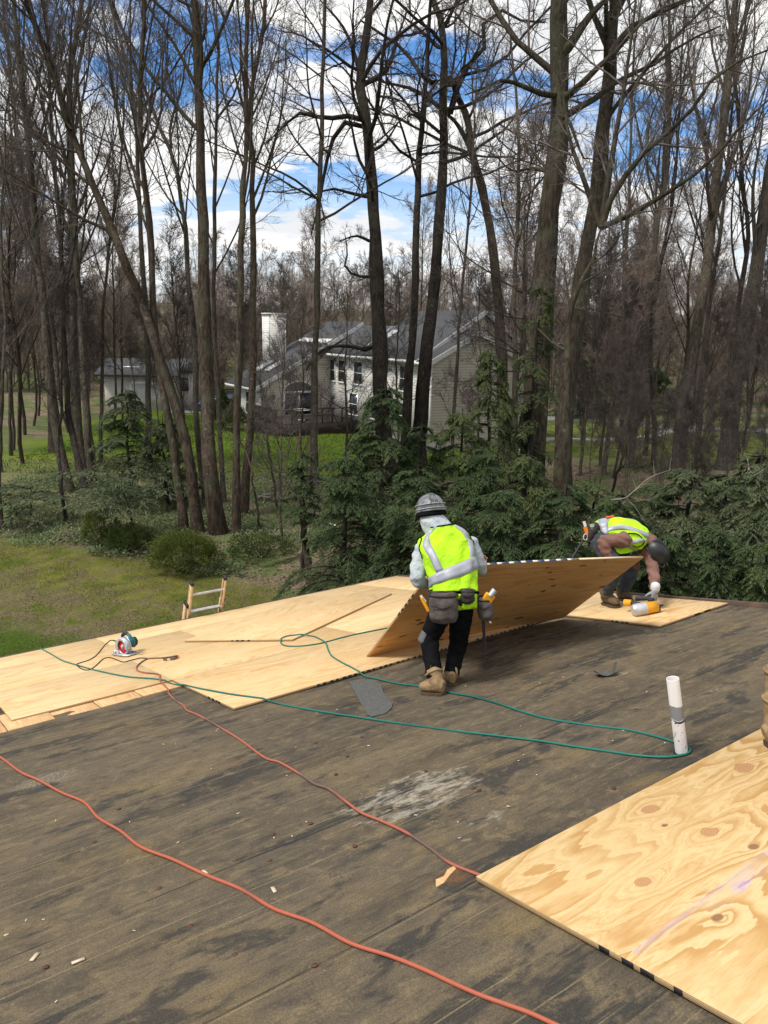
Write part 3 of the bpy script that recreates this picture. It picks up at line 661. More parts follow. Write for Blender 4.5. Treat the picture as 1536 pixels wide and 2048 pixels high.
# ---- nail gun under the bent worker's glove
YEL = simple('yellow_tool_plastic', (.80, .36, .012), (.66, .27, .01), 12, .45)
def pp3(x, y, d=8.45): return at(x, y, d-.52)
ng = thing('nail_gun', 'yellow and grey nail gun held down on the plywood', 'nail gun', pp3(1290, 1222))
gi = ng.matrix_world.inverted()
def lo(*pts): return np.array([(gi @ Vector(p))[:] for p in pts])
obj('cylinder_cap', npmesh('cylinder_cap', tube1(lo(pp3(1266, 1221, 8.35), pp3(1268, 1220.5, 8.35), pp3(1272, 1220, 8.36), pp3(1290, 1217, 8.38)), [.050, .060, .066, .066], 20), SILV, True), ng)
obj('body', npmesh('body', tube1(lo(pp3(1289, 1217, 8.38), pp3(1312, 1213, 8.42), pp3(1314, 1212.5, 8.42)), [.064, .058, .040], 20), YEL, True), ng)
obj('nose', npmesh('nose', tube1(lo(pp3(1312, 1213, 8.42), pp3(1318, 1213, 8.43), pp3(1319, 1212, 8.43), pp3(1326, 1210, 8.44)), [.034, .030, .014, .010], 10), BLACKR), ng)
obj('trigger_guard', npmesh('trigger_guard', tube1(lo(pp3(1312, 1222, 8.4), pp3(1320, 1219, 8.43)), [.018, .012], 8), BLACKR), ng)
obj('handle', npmesh('handle', tube1(lo(pp3(1306, 1201, 8.44), pp3(1295, 1197, 8.50), pp3(1272, 1197, 8.58)), [.026, .022, .026], 12), DGREY, True), ng)
obj('magazine', npmesh('magazine', tube1(lo(pp3(1300, 1214, 8.50), pp3(1272, 1208, 8.55), pp3(1262, 1206, 8.58)), [.030, .026, .026], 8), DGREY, True), ng)
obj('magazine_end', npmesh('magazine_end', tube1(lo(pp3(1263, 1206, 8.57), pp3(1249, 1205, 8.62)), [.034, .036], 10), YEL, True), ng)
# ------------------------------------------------------------------ people
def ell(pts, ru, rv, uvec, s=24):
    """closed elliptical loft; ru along uvec, rv across"""
    P = np.asarray(pts, float); T = unit(np.gradient(P, axis=0)); ru = np.asarray(ru, float); rv = np.asarray(rv, float)
    U = np.asarray(uvec, float); U = unit(U-(T*U).sum(1, keepdims=True)*T); Vv = np.cross(T, U)
    a = np.arange(s)*2*math.pi/s
    ring = P[:, None]+ru[:, None, None]*np.cos(a)[None, :, None]*U[:, None]+rv[:, None, None]*np.sin(a)[None, :, None]*Vv[:, None]
    k = len(P); v = np.concatenate([ring.reshape(-1, 3), P[:1], P[-1:]])
    f = np.array([[j*s+i, j*s+(i+1) % s, (j+1)*s+(i+1) % s, (j+1)*s+i] for j in range(k-1) for i in range(s)])
    t = np.array([[(i+1) % s, i, k*s] for i in range(s)]+[[(k-1)*s+i, (k-1)*s+(i+1) % s, k*s+1] for i in range(s)])
    return [(v, f), (v, t)]
def limb(pts, rr, n=5, s=14):
    """smooth tapering round limb with rounded ends"""
    P = spline(np.asarray(pts, float), n); r = np.interp(np.linspace(0, len(pts)-1, len(P)), range(len(pts)), rr)
    t0, t1 = unit(P[0]-P[1]), unit(P[-1]-P[-2])
    P = np.concatenate([[P[0]+t0*r[0]*.75], [P[0]+t0*r[0]*.5], P, [P[-1]+t1*r[-1]*.5], [P[-1]+t1*r[-1]*.75]])
    r = np.concatenate([[r[0]*.45, r[0]*.85], r, [r[-1]*.85, r[-1]*.45]])
    return tube1(P, r, s)
def blob(name, parts, voxel, mat, parent, smooth=6, wrinkle=0, wscale=18, base=None):
    base = np.zeros(3) if base is None else np.asarray(base)
    parts = [((np.asarray(p[0])-base,) + tuple(p[1:])) for p in parts]
    me = npmesh(name+'_cage', parts, None)
    bm = bmesh.new(); bm.from_mesh(me); bmesh.ops.remove_doubles(bm, verts=bm.verts, dist=1e-6); bmesh.ops.recalc_face_normals(bm, faces=bm.faces); bm.to_mesh(me); bm.free()
    o = bpy.data.objects.new(name, me); COL.objects.link(o)
    r = o.modifiers.new('r', 'REMESH'); r.mode = 'VOXEL'; r.voxel_size = voxel
    s = o.modifiers.new('s', 'SMOOTH'); s.iterations = smooth; s.factor = .5
    d_ = o.modifiers.new('d', 'DECIMATE'); d_.ratio = .55 if wrinkle else .32
    dg = bpy.context.evaluated_depsgraph_get(); m2 = bpy.data.meshes.new_from_object(o.evaluated_get(dg))
    bpy.data.objects.remove(o); bpy.data.meshes.remove(me); m2.name = name
    if wrinkle:
        n = len(m2.vertices); co = np.empty(n*3); m2.vertices.foreach_get('co', co); co = co.reshape(-1, 3)
        no = np.empty(n*3); m2.vertices.foreach_get('normal', no); no = no.reshape(-1, 3)
        ph = co*wscale; w = np.sin(ph[:, 0]+2.3*np.sin(ph[:, 2]*.8))*np.sin(ph[:, 1]*.7+ph[:, 2]*1.6)+.5*np.sin(ph[:, 2]*2.9+ph[:, 0]*1.7+1.3*np.sin(ph[:, 1]))
        co = co+no*(w*wrinkle)[:, None]; m2.vertices.foreach_set('co', co.ravel()); m2.update()
    m2.polygons.foreach_set('use_smooth', np.ones(len(m2.polygons), bool))
    m2.materials.clear(); m2.materials.append(mat)
    return obj(name, m2, parent)
def hand_parts(wrist, d, side, curl=.6, k=1., thumb=1):
    """palm and five fingers; d points to the knuckles, side across the palm towards the thumb"""
    d, side = unit(d), unit(side-(side @ unit(d))*unit(d)); nrm = np.cross(d, side)*thumb
    out = ell(np.array([wrist-d*.02, wrist, wrist+d*.04, wrist+d*.08, wrist+d*.092])+0, np.array([.026, .03, .042, .042, .036])*k, np.array([.02, .021, .018, .015, .012])*k, side, 14)
    for i, (o_, L) in enumerate(((.030, .072), (.010, .082), (-.010, .076), (-.029, .060))):
        p = wrist+d*.082*k+side*o_*k; dd = d.copy(); pts = [p-d*.02]; ang = 0
        for j, f in enumerate((.45, .32, .28)):
            pts.append(p); ang += curl*(.7 if j == 0 else 1.); dd = d*math.cos(ang)+nrm*math.sin(ang); p = p+dd*L*f*k
        pts.append(p); out += limb(pts, np.array([.0095, .0095, .009, .0085, .0075])*k, 3, 8)
    p = wrist+d*.02*k+side*.028*k; dd = unit(d*.55+side*.6+nrm*.55)
    out += limb([p, p+dd*.035*k, p+dd*.05*k+unit(d+nrm)*.022*k, p+dd*.055*k+unit(d+nrm*.8)*.045*k], np.array([.013, .012, .010, .008])*k, 3, 8)
    return out
def head_parts(c, up, fwd):
    """head about 0.23 m tall, centred on c, with brow, nose, mouth, chin and ears"""
    up, fwd = unit(up), unit(fwd-(fwd @ unit(up))*unit(up)); lat = np.cross(fwd, up)
    zz = np.array([-.112, -.10, -.07, -.03, .02, .06, .09, .108, .115]); w = np.array([.022, .040, .055, .068, .076, .074, .060, .036, .012]); dp = np.array([.03, .052, .072, .086, .096, .094, .076, .048, .016]); off = np.array([.035, .03, .018, .008, 0, -.004, -.006, -.006, -.006])
    out = ell(c+up*zz[:, None]+fwd*off[:, None], w, dp, lat, 20)
    out += limb([c+fwd*.088+up*.015, c+fwd*.100-up*.012, c+fwd*.108-up*.028], [.010, .012, .014], 3, 8)
    out += limb([c+fwd*.088-up*.058-lat*.02, c+fwd*.095-up*.056, c+fwd*.088-up*.058+lat*.02], [.008, .010, .008], 3, 8)
    out += limb([c+fwd*.085+up*.032-lat*.045, c+fwd*.094+up*.034, c+fwd*.085+up*.032+lat*.045], [.011, .012, .011], 3, 8)
    for s_ in (-1, 1): out += limb([c+lat*.078*s_+up*.02-fwd*.008, c+lat*.084*s_-fwd*.014, c+lat*.079*s_-up*.03-fwd*.006], [.014, .015, .011], 3, 8)
    return out
def helmet(parent, c, up, fwd, mat, brimmat, base, k=1., strap=None):
    up, fwd = unit(up), unit(fwd-(fwd @ unit(up))*unit(up)); lat = np.cross(fwd, up)
    def sh(a, e, g=1.):
        ce = math.cos(e)**.85
        return c-base+lat*.112*g*k*math.cos(a)*ce+fwd*.138*g*k*math.sin(a)*ce+up*.118*g*k*math.sin(e)
    na_, ne = 36, 12; V = []; 
    for j in range(ne+1):
        e = -.18+(math.pi/2+.18-.02)*j/ne
        for i in range(na_): V.append(sh(2*math.pi*i/na_, e) if e > 0 else sh(2*math.pi*i/na_, 0, 1.01)+up*.11*k*e)
    f = [[j*na_+i, j*na_+(i+1) % na_, (j+1)*na_+(i+1) % na_, (j+1)*na_+i] for j in range(ne) for i in range(na_)]
    V.append(sh(0, math.pi/2)); t = [[ne*na_+i, ne*na_+(i+1) % na_, len(V)-1] for i in range(na_)]
    h = obj('helmet', npmesh('helmet', [(np.array(V), np.array(f)), (np.array(V), np.array(t))], mat, True), parent)
    so = h.modifiers.new('thick', 'SOLIDIFY'); so.thickness = .005; so.offset = -1
    for g_ in (-.035, 0, .035):
        rd = np.array([sh(math.pi/2, e, 1.012)+lat*g_*k*math.cos(e*.9) for e in np.linspace(.25, 1.5, 8)]+[sh(-math.pi/2, e, 1.012)+lat*g_*k*math.cos(e*.9) for e in np.linspace(1.5, .25, 8)])
        obj('ridge', npmesh('ridge', tube1(rd, .0055, 8), mat, True), h)
    br = np.array([sh(2*math.pi*i/40, 0, 1.03)-up*.018*k+fwd*(.03*k if 3 < i < 17 else 0) for i in range(41)])
    obj('brim', npmesh('brim', tube1(br, .007, 8), brimmat, True), h)
    if strap:
        for dz in (.0, .034):
            st = np.array([sh(2*math.pi*i/40, .10, 1.02)+up*(dz-.012) for i in range(41)])
            obj('goggle_strap', npmesh('goggle_strap', tube1(st, .0042, 6), strap, True), h)
    return h
def boot(parent, ankle_top, heel, toe, mat, sole, base, k=1., lace=None):
    """heel and toe lie on the deck"""
    d = unit(toe-heel); L = np.linalg.norm(toe-heel); upv = M; lat = unit(np.cross(d, upv))
    heel, toe = heel+upv*.03, toe+upv*.03
    P = [heel-d*.01, heel+d*.03, heel+d*L*.35, heel+d*L*.6, heel+d*L*.82, toe-d*.005, toe+d*.012]
    hz_ = np.array([.045, .055, .060, .050, .040, .033, .015])*k; wz = np.array([.028, .040, .041, .047, .049, .038, .018])*k
    P = np.array(P)+upv*(hz_*.85)[:, None]
    up = ell(P, wz, hz_, lat, 16)
    an = heel+d*.055+upv*.085
    up += limb([heel+d*.06+upv*.05, an, (an*.45+ankle_top*.55), ankle_top], np.array([.054, .052, .055, .062])*k, 4, 14)
    b = blob('boot', up, .008, mat, parent, 4, .0018, 55, base)
    # collar and sole as pieces of the boot
    tx = unit(ankle_top-an); cu = unit(np.cross(tx, d)); cv = np.cross(tx, cu)
    ring = np.array([ankle_top-base+(cu*math.cos(a)+cv*math.sin(a))*.061*k+tx*(.004+.006*math.sin(a*2)) for a in np.linspace(0, 2*math.pi, 22)])
    obj('collar', npmesh('collar', tube1(ring, .010, 8), mat, True), b)
    st = []
    out = []
    for f_, w_ in ((-.02, .02), (.0, .036), (.12, .043), (.35, .040), (.6, .048), (.8, .051), (.95, .043), (1.04, .022)):
        out.append((f_, w_))
    pts = [heel-upv*.03+d*L*f_+lat*w_*k for f_, w_ in out]+[heel-upv*.03+d*L*f_-lat*w_*k for f_, w_ in out[::-1]]
    lo_ = np.array(pts)-base+upv*.002; hi_ = lo_+upv*.026; n_ = len(pts)
    me = bpy.data.meshes.new('sole'); me.from_pydata([tuple(x) for x in np.concatenate([lo_, hi_])], [], [list(range(n_-1, -1, -1)), list(range(n_, 2*n_))]+[[i, (i+1) % n_, n_+(i+1) % n_, n_+i] for i in range(n_)]); me.materials.append(sole)
    obj('sole', me, b)
    if lace:
        for q in range(5):
            f_ = .30+.08*q if q < 2 else .38; c_ = heel+d*L*(.55-.08*q)+upv*(.085+.03*q)*1.0+d*.03
            v = np.array([c_-base-lat*.03, c_-base+d*.012+upv*.008, c_-base+lat*.03]); obj('lace', npmesh('lace', tube1(v, .003, 6), lace, True), b)
    return b
SKIN = simple('skin', (.42, .235, .15), (.34, .18, .11), 12, .55)
HIVIS = simple('lime_safety_fabric', (.48, .84, .010), (.31, .58, .014), 6, .75, lo=.3, hi=.62, bstr=.8, bdist=.018)
REFL = simple('silver_reflective_tape', (.36, .37, .41), (.28, .29, .33), 9, .4, bstr=.2, spec=.5)
BLKF = simple('black_fabric', (.006, .006, .007), (.010, .010, .011), 14, .95, spec=.05)
SWEAT = simple('pale_grey_sweatshirt', (.48, .52, .53), (.34, .38, .40), 9, .9, bstr=.7, bdist=.02)
TANB = simple('tan_suede', (.33, .22, .115), (.21, .135, .068), 14, .85, bstr=.4)
BRNB = simple('brown_suede', (.135, .09, .05), (.08, .052, .03), 16, .85, bstr=.4)
SOLE = simple('boot_sole', (.10, .065, .035), (.06, .04, .025), 20, .8)
LACE = simple('boot_lace', (.10, .07, .045), None, 20, .8)
MAUVE = simple('dusty_brown_sweatshirt', (.215, .115, .088), (.15, .078, .06), 9, .9, bstr=.4, bdist=.008)
JEAN = simple('dark_denim', (.045, .055, .07), (.025, .03, .04), 14, .9, bstr=.3)
GREYC = simple('grey_work_cloth', (.14, .14, .14), (.09, .09, .09), 12, .9, bstr=.3)
HELM1 = simple('streaked_grey_helmet', (.20, .21, .215), (.045, .05, .053), 7, .38, stretch=(3.5, 3.5, .7), detail=8, spec=.5)
HELM2 = simple('black_helmet', (.010, .011, .012), (.02, .021, .023), 12, .45, spec=.5)
STRAPC = simple('clear_strap', (.42, .42, .42), (.3, .3, .3), 10, .4)
LEATH = simple('dusty_leather', (.105, .09, .075), (.055, .045, .038), 11, .8, bstr=.4)
DLEATH = simple('dark_leather', (.022, .018, .016), (.035, .028, .024), 14, .55)
GLOVE = simple('grey_knit_glove', (.36, .36, .37), (.22, .22, .23), 30, .95, bstr=.4)
WCUFF = simple('white_cuff', (.66, .66, .66), (.5, .5, .5), 30, .95)
def vest(parent, P, ru, rv, uvec, base, belt_t, straps, mat=HIVIS, th_back=-90, wr=.010, vert_top=.97):
    """a sleeveless vest: open loft with silver bands lying on it; returns the surface function"""
    P = spline(P, 6); k = len(P); ru = np.interp(np.linspace(0, len(ru)-1, k), range(len(ru)), ru); rv = np.interp(np.linspace(0, len(rv)-1, k), range(len(rv)), rv)
    T = unit(np.gradient(P, axis=0)); U = unit(np.asarray(uvec)-(T*np.asarray(uvec)).sum(1, keepdims=True)*T); Vv = np.cross(T, U)
    def S(t, th, off=0.):
        f = t*(k-1); i = min(int(f), k-2); g = f-i
        L = lambda X: X[i]*(1-g)+X[i+1]*g
        w = wr*(math.sin(th*5+t*9)*math.sin(t*7+th*2)+.6*math.sin(th*9-t*13))
        ct, st = math.cos(th), math.sin(th); e = .86
        ct = math.copysign(abs(ct)**e, ct); st = math.copysign(abs(st)**e, st)
        return L(P)+L(U)*(L(ru)+off+w)*ct+L(Vv)*(L(rv)+off+w)*st-base
    nt_, nth = 40, 64
    V = np.array([S(i/nt_, 2*math.pi*j/nth) for i in range(nt_+1) for j in range(nth)])
    f = np.array([[i*nth+j, i*nth+(j+1) % nth, (i+1)*nth+(j+1) % nth, (i+1)*nth+j] for i in range(nt_) for j in range(nth)])
    v = obj('vest', npmesh('vest', [(V, f)], mat, True), parent)
    so = v.modifiers.new('cloth', 'SOLIDIFY'); so.thickness = .004
    def ribbon(path, wt, wth, name='reflective_stripe', m=REFL, off=.0045):
        pr = []; n_ = len(path)
        for (t, th) in path:
            for q in (-1, -.33, .33, 1): pr.append(S(min(max(t+wt*q, 0), 1), th+wth*q, off))
        V = np.array(pr); f = np.array([[i*4+j, i*4+j+1, i*4+4+j+1, i*4+4+j] for i in range(n_-1) for j in range(3)])
        r_ = obj(name, npmesh(name, [(V, f)], m, True), v); s_ = r_.modifiers.new('cloth', 'SOLIDIFY'); s_.thickness = .0025
    ribbon([(belt_t(th), th) for th in np.linspace(0, 2*math.pi, 60)], .062, 0)
    for th_fn, t0 in straps:
        ribbon([(t, th_fn(t)) for t in np.linspace(t0, vert_top, 24)], 0, .17)
    hem = np.array([S(0, th, .003) for th in np.linspace(0, 2*math.pi, 50)])
    obj('vest_binding', npmesh('vest_binding', tube1(hem, .006, 8), BLKF, True), v)
    nk = np.array([S(1, th, .003) for th in np.linspace(0, 2*math.pi, 40)])
    obj('vest_binding', npmesh('vest_binding', tube1(nk, .006, 8), BLKF, True), v)
    return v, S
def ring_at(c, ax, u, ru, rv, n=34):
    ax = unit(ax); u = unit(u-(u @ ax)*ax); w = np.cross(ax, u)
    return np.array([c+u*ru*math.cos(a)+w*rv*math.sin(a) for a in np.linspace(0, 2*math.pi, n)])

RGT = W3 @ np.array([1., 0, 0]); FWD = unit(np.array([0, 1., 0])); UP = np.array([0, 0, 1.])
# ---- the standing worker, seen from behind
base1 = onroof(882, 1388)
W1 = thing('person', 'standing worker in lime vest and grey helmet, holding up a plywood sheet', 'person', base1)
q = lambda x, y, d: at(x, y, d)
pel, wai, che, sho, nek = q(904, 1208, 6.09), q(903, 1178, 6.12), q(897, 1120, 6.20), q(891, 1092, 6.24), q(882, 1070, 6.28)
hdc = q(862, 1026, 6.34); hup = unit(UP*.9+FWD*.30-RGT*.12); hfw = unit(FWD*.9-UP*.35-RGT*.22)
Ls, Le, Lw = q(846, 1100, 6.24), q(835, 1160, 6.20), q(862, 1170, 6.42)
Rs, Re, Rw = q(940, 1090, 6.24), q(957, 1128, 6.26), q(964, 1139, 6.40)
Lh, Lk, La = q(884, 1218, 6.09), q(859, 1278, 6.14), q(868, 1350, 6.00)
Rh, Rk, Ra = q(924, 1216, 6.11), q(917, 1284, 6.24), q(903, 1345, 6.22)
Ltop, Lheel, Ltoe = q(868, 1346, 6.00), onroof(888, 1392), onroof(846, 1388)
Rtop, Rheel, Rtoe = q(904, 1341, 6.22), onroof(906, 1374), onroof(897, 1352)
Lhand = hand_parts(Lw, unit(FWD*.7-RGT*.5+UP*.1), RGT*.4+UP, .7); Rhand = hand_parts(Rw, unit(FWD*.8+UP*.35+RGT*.1), -RGT*.9+UP*.2, .75)
body = ell([pel, wai, che, sho, nek], [.14, .13, .16, .15, .055], [.10, .095, .11, .09, .055], RGT)+limb([nek, hdc-hup*.06], [.056, .056])+head_parts(hdc, hup, hfw)
for s_, e_, w_ in ((Ls, Le, Lw), (Rs, Re, Rw)): body += limb([s_, e_, w_], [.050, .042, .030])
for h_, k_, a_, he, to in ((Lh, Lk, La, Lheel, Ltoe), (Rh, Rk, Ra, Rheel, Rtoe)): body += limb([h_, k_, a_], [.075, .055, .042])+limb([a_, he*.8+to*.2+M*.07, to*.85+he*.15+M*.05], [.03, .022, .016])
blob('body', body+Lhand+Rhand, .0062, SKIN, W1, 2, base=base1)
blob('sweatshirt', ell([wai-UP*.03, wai, che, sho, sho+UP*.03], [.155, .16, .185, .175, .10], [.115, .12, .128, .105, .07], RGT)+limb([Ls+RGT*.03, Ls, (Ls+Le)/2-RGT*.008, Le, Lw], [.070, .073, .068, .061, .043])+limb([Rs-RGT*.03, Rs, (Rs+Re)/2, Re, Rw-FWD*.03], [.070, .073, .066, .060, .044]), .010, SWEAT, W1, 5, .006, 24, base1)
blob('hood', limb([hdc-hup*.01, hdc-hup*.07-hfw*.02, nek+UP*.02, sho+UP*.015], [.095, .108, .112, .10]), .009, SWEAT, W1, 4, .004, 26, base1)
blob('trousers', ell([wai+UP*.02, wai-UP*.05, pel, pel-UP*.07], [.16, .168, .172, .12], [.12, .125, .132, .10], RGT)+limb([Lh, (Lh+Lk)/2, Lk, (Lk+La)/2, La], [.096, .090, .076, .070, .064])+limb([Rh, (Rh+Rk)/2, Rk, (Rk+Ra)/2, Ra], [.096, .090, .076, .070, .064]), .010, BLKF, W1, 5, .0045, 30, base1)
blob('knee_pad', ell([Lk+UP*.075-RGT*.03, Lk-RGT*.042, Lk-UP*.07-RGT*.03], [.03, .055, .03], [.05, .062, .045], RGT), .010, GREYC, W1, 5, base=base1)
boot(W1, Ltop, Lheel, Ltoe, TANB, SOLE, base1, 1.08, LACE); boot(W1, Rtop, Rheel, Rtoe, TANB, SOLE, base1, 1.05, LACE)
obj('nape_band', npmesh('nape_band', tube1(ring_at(hdc-hup*.012-base1, hup, RGT, .112, .125), .020, 10), BLKF, True), W1)
helmet(W1, hdc+hup*.032, hup, hfw, HELM1, HELM1, base1, 1.06, STRAPC)
vst, S1 = vest(W1, [q(908, 1190, 6.10), q(905, 1155, 6.14), q(897, 1120, 6.19), q(891, 1093, 6.23), q(889, 1072, 6.25), q(886, 1053, 6.26)], [.190, .192, .210, .232, .196, .100], [.150, .152, .154, .142, .120, .088], RGT, base1,
     lambda th: .23+.070*math.cos(th)+.02*math.sin(th), [((lambda t: math.radians(90)+math.radians(62-28*t)*1), .24), ((lambda t: math.radians(90)-math.radians(62-28*t)), .24), ((lambda t: math.radians(-90)+math.radians(64-18*t)), .24), ((lambda t: math.radians(-90)-math.radians(22+30*t)), .24)])
for thc in (0, math.pi):
    ho = np.array([S1(.66+.20*math.cos(f_), thc+.46*math.sin(f_), .004) for f_ in np.linspace(0, 2*math.pi, 36)])
    obj('arm_binding', npmesh('arm_binding', tube1(ho, .0055, 8), BLKF, True), vst)
# vest tail below the belt
tp = []
for j in range(5):
    for i in range(7):
        x = 908+46*i/6; y = 1188+(34-6*i/6)*j/4
        tp.append(q(x, y, 6.09-.15+.03*abs(i-3)/3-.012*math.sin(i*2.))-base1)
ix = np.arange(35).reshape(5, 7); fq = np.stack([ix[:-1, :-1], ix[:-1, 1:], ix[1:, 1:], ix[1:, :-1]], -1).reshape(-1, 4)
tl_ = obj('vest_tail', npmesh('vest_tail', [(np.array(tp), fq)], HIVIS, True), vst); so = tl_.modifiers.new('cloth', 'SOLIDIFY'); so.thickness = .004
# ---- his tool belt
TB = thing('tool_belt', 'leather tool belt with pouches around the standing worker', 'tool belt', base1)
bc = q(907, 1192, 6.10)
bl1 = np.stack([ring_at(bc+UP*z_-base1, UP-RGT*.05, RGT, .196, .157) for z_ in (-.028, 0, .028)])
V = bl1.reshape(-1, 3); nn_ = bl1.shape[1]
be = obj('belt', npmesh('belt', [(V, np.array([[j*nn_+i, j*nn_+i+1, (j+1)*nn_+i+1, (j+1)*nn_+i] for j in range(2) for i in range(nn_-1)]))], DLEATH, True), TB); so = be.modifiers.new('leather', 'SOLIDIFY'); so.thickness = .006; so.offset = 1
def pouch(name, x0, x1, y0, y1, d, th, mat, flare=0):
    xm = (x0+x1)/2; P = [q(xm, y0, d), q(xm-flare*.3, y0*.6+y1*.4, d-.01), q(xm-flare*.5, y0*.15+y1*.85, d-.012), q(xm-flare*.5, y1, d)]
    w = (x1-x0)/2*.00395
    o_ = blob(name, ell(P, [w*.9, w*1.05, w*1.02, w*.8], [th*.85, th, th, th*.75], RGT), .009, mat, TB, 4, .003, 34, base1)
    obj('rim', npmesh('rim', tube1(ring_at(P[0]-base1-UP*.012, UP, RGT, w*1.02, th*1.05), .008, 8), DLEATH, True), o_)
    obj('stitched_pocket', npmesh('stitched_pocket', tube1(np.array([q(x0+4, y0*.55+y1*.45, d-th-.012), q(xm, y0*.45+y1*.55, d-th-.018), q(x1-4, y0*.6+y1*.4, d-th-.012)])-base1, .005, 6), DLEATH, True), o_)
    return o_
p1_ = pouch('pouch', 858, 914, 1186, 1244, 5.93, .055, LEATH, -4)
pouch('pouch', 856, 896, 1182, 1226, 5.99, .06, DLEATH); p2_ = pouch('pouch', 953, 984, 1194, 1238, 6.06, .06, LEATH, -6)
pouch('buckle_pouch', 921, 949, 1178, 1206, 5.93, .03, DLEATH)
for px0, py0, px1, py1, r_, mt, d_ in ((857, 1222, 843, 1196, .014, YEL, 5.94), (851, 1204, 841, 1191, .011, WCUFF, 5.95), (868, 1200, 862, 1188, .012, BLACKR, 5.96)):
    obj('utility_knife', npmesh('utility_knife', tube1(np.array([q(px0, py0, d_), q(px1, py1, d_)])-base1, r_, 10), mt, True), TB)
tm = obj('tape_measure', bevel(npmesh('tape_measure', [orient(boxp(-.04, .04, -.02, .02, -.035, .035), Matrix.Translation(Vector(q(977, 1196, 6.02)-base1)) @ Matrix.Rotation(.5, 4, 'Y'))], YEL), .01, 2), TB)
obj('tape_cap', npmesh('tape_cap', tube1(np.array([q(980, 1192, 5.99), q(990, 1180, 5.99)])-base1, [.022, .026], 12), SILV, True), tm)
hm = obj('hammer_handle', npmesh('hammer_handle', tube1(np.array([q(966, 1222, 6.08), q(968, 1268, 6.10), q(970, 1304, 6.12)])-base1, [.012, .012, .017], 10), BLACKR, True), TB)
obj('nail_bundle', npmesh('nail_bundle', tube1(np.array([q(975, 1238, 6.03), q(982, 1246, 6.03)])-base1, .008, 6), WCUFF), TB)

# ---- the bent-over worker
D2 = 8.5
base2 = onroof(1228, 1212)
W2 = thing('person', 'worker in brown sweatshirt and lime vest bent over the nail gun', 'person', base2)
pel, mid, che, nek = q(1203, 1078, 8.62), q(1225, 1066, 8.58), q(1262, 1070, 8.5), q(1290, 1086, 8.46)
hdc = q(1307, 1106, 8.42); hup = unit(RGT*.62+UP*.55-FWD*.45); hfw = unit(RGT*.45-UP*.8-FWD*.1)
VW = unit(FWD*.95+UP*.15)                         # from his right (near) side to his left
Ns, Ne, Nw = q(1247, 1080, 8.34), q(1206, 1084, 8.30), q(1222, 1120, 8.30)
Fs, Fe, Fw = q(1293, 1096, 8.55), q(1307, 1142, 8.30), q(1310, 1180, 8.02)
Nh, Nk, Na = q(1204, 1082, 8.48), q(1228, 1140, 8.28), q(1214, 1184, 8.46)
Fh, Fk, Fa = q(1206, 1082, 8.72), q(1262, 1136, 8.62), q(1248, 1180, 8.68)
nheel, ntoe = onroof(1209, 1214), onroof(1236, 1222); fheel, ftoe = onroof(1239, 1205), onroof(1262, 1209)
def dk(p): return p+M*.031
nheel, ntoe, fheel, ftoe = map(dk, (nheel, ntoe, fheel, ftoe))
gl = hand_parts(Fw, unit(-UP*.9+FWD*-.2-RGT*.05), unit(-RGT*.7-FWD*.5), .55, 1.0)
nh = hand_parts(Nw, unit(RGT*.5-UP*.6), FWD, .5)
def tor(sc, add=0): return ell([pel-RGT*.05, pel, mid, che, nek], np.array([.10, .15, .15, .175, .06])*sc+add, np.array([.09, .115, .12, .12, .06])*sc+add, VW)
body = tor(.86)+limb([nek, hdc-hup*.06], [.055, .055])+head_parts(hdc, hup, hfw)+gl+nh
for s_, e_, w_ in ((Ns, Ne, Nw), (Fs, Fe, Fw)): body += limb([s_, e_, w_], [.05, .042, .03])
for h_, k_, a_, he, to in ((Nh, Nk, Na, nheel, ntoe), (Fh, Fk, Fa, fheel, ftoe)): body += limb([h_, k_, a_], [.075, .055, .042])+limb([a_, he*.8+to*.2+M*.07, to*.85+he*.15+M*.05], [.03, .022, .016])
blob('body', body, .0068, SKIN, W2, 2, base=base2)
blob('sweatshirt', tor(1.0, .012)+limb([Ns+FWD*.04, Ns, (Ns+Ne)/2, Ne, Nw], [.085, .086, .076, .066, .048])+limb([Fs-FWD*.03, Fs, Fe, Fw], [.078, .076, .064, .047])+limb([nek-RGT*.02, nek+hup*.05, hdc-hup*.03], [.092, .092, .088]), .011, MAUVE, W2, 5, .007, 28, base2)
blob('trousers', ell([pel-RGT*.09+UP*.0, pel-RGT*.05-UP*.01, pel+RGT*.03, mid], [.10, .165, .17, .15], [.10, .14, .15, .13], VW)+limb([Nh-RGT*.02, (Nh+Nk)/2, Nk, Na], [.115, .105, .088, .066])+limb([Fh-RGT*.02, (Fh+Fk)/2, Fk, Fa], [.112, .100, .088, .066]), .011, JEAN, W2, 5, .005, 28, base2)
blob('knee_patch', limb([Fk-UP*.02+RGT*.015, Fk+UP*.05+RGT*.01], [.08, .085]), .011, BRNB, W2, 4, base=base2)
boot(W2, q(1213, 1183, 8.46), nheel, ntoe, BRNB, SOLE, base2, 1.1, LACE); boot(W2, q(1247, 1179, 8.68), fheel, ftoe, BRNB, SOLE, base2, 1.08, LACE)
helmet(W2, hdc+hup*.03, hup, hfw, HELM2, HELM2, base2, 1.06)
blob('glove', hand_parts(Fw+UP*.006, unit(-UP*.9+FWD*-.2-RGT*.05), unit(-RGT*.7-FWD*.5), .55, 1.22), .006, GLOVE, W2, 2, base=base2)
obj('glove_cuff', npmesh('glove_cuff', limb([Fw+UP*.045, Fw+UP*.005], [.049, .045], 4, 16), WCUFF, True), W2).location = tuple(-base2)
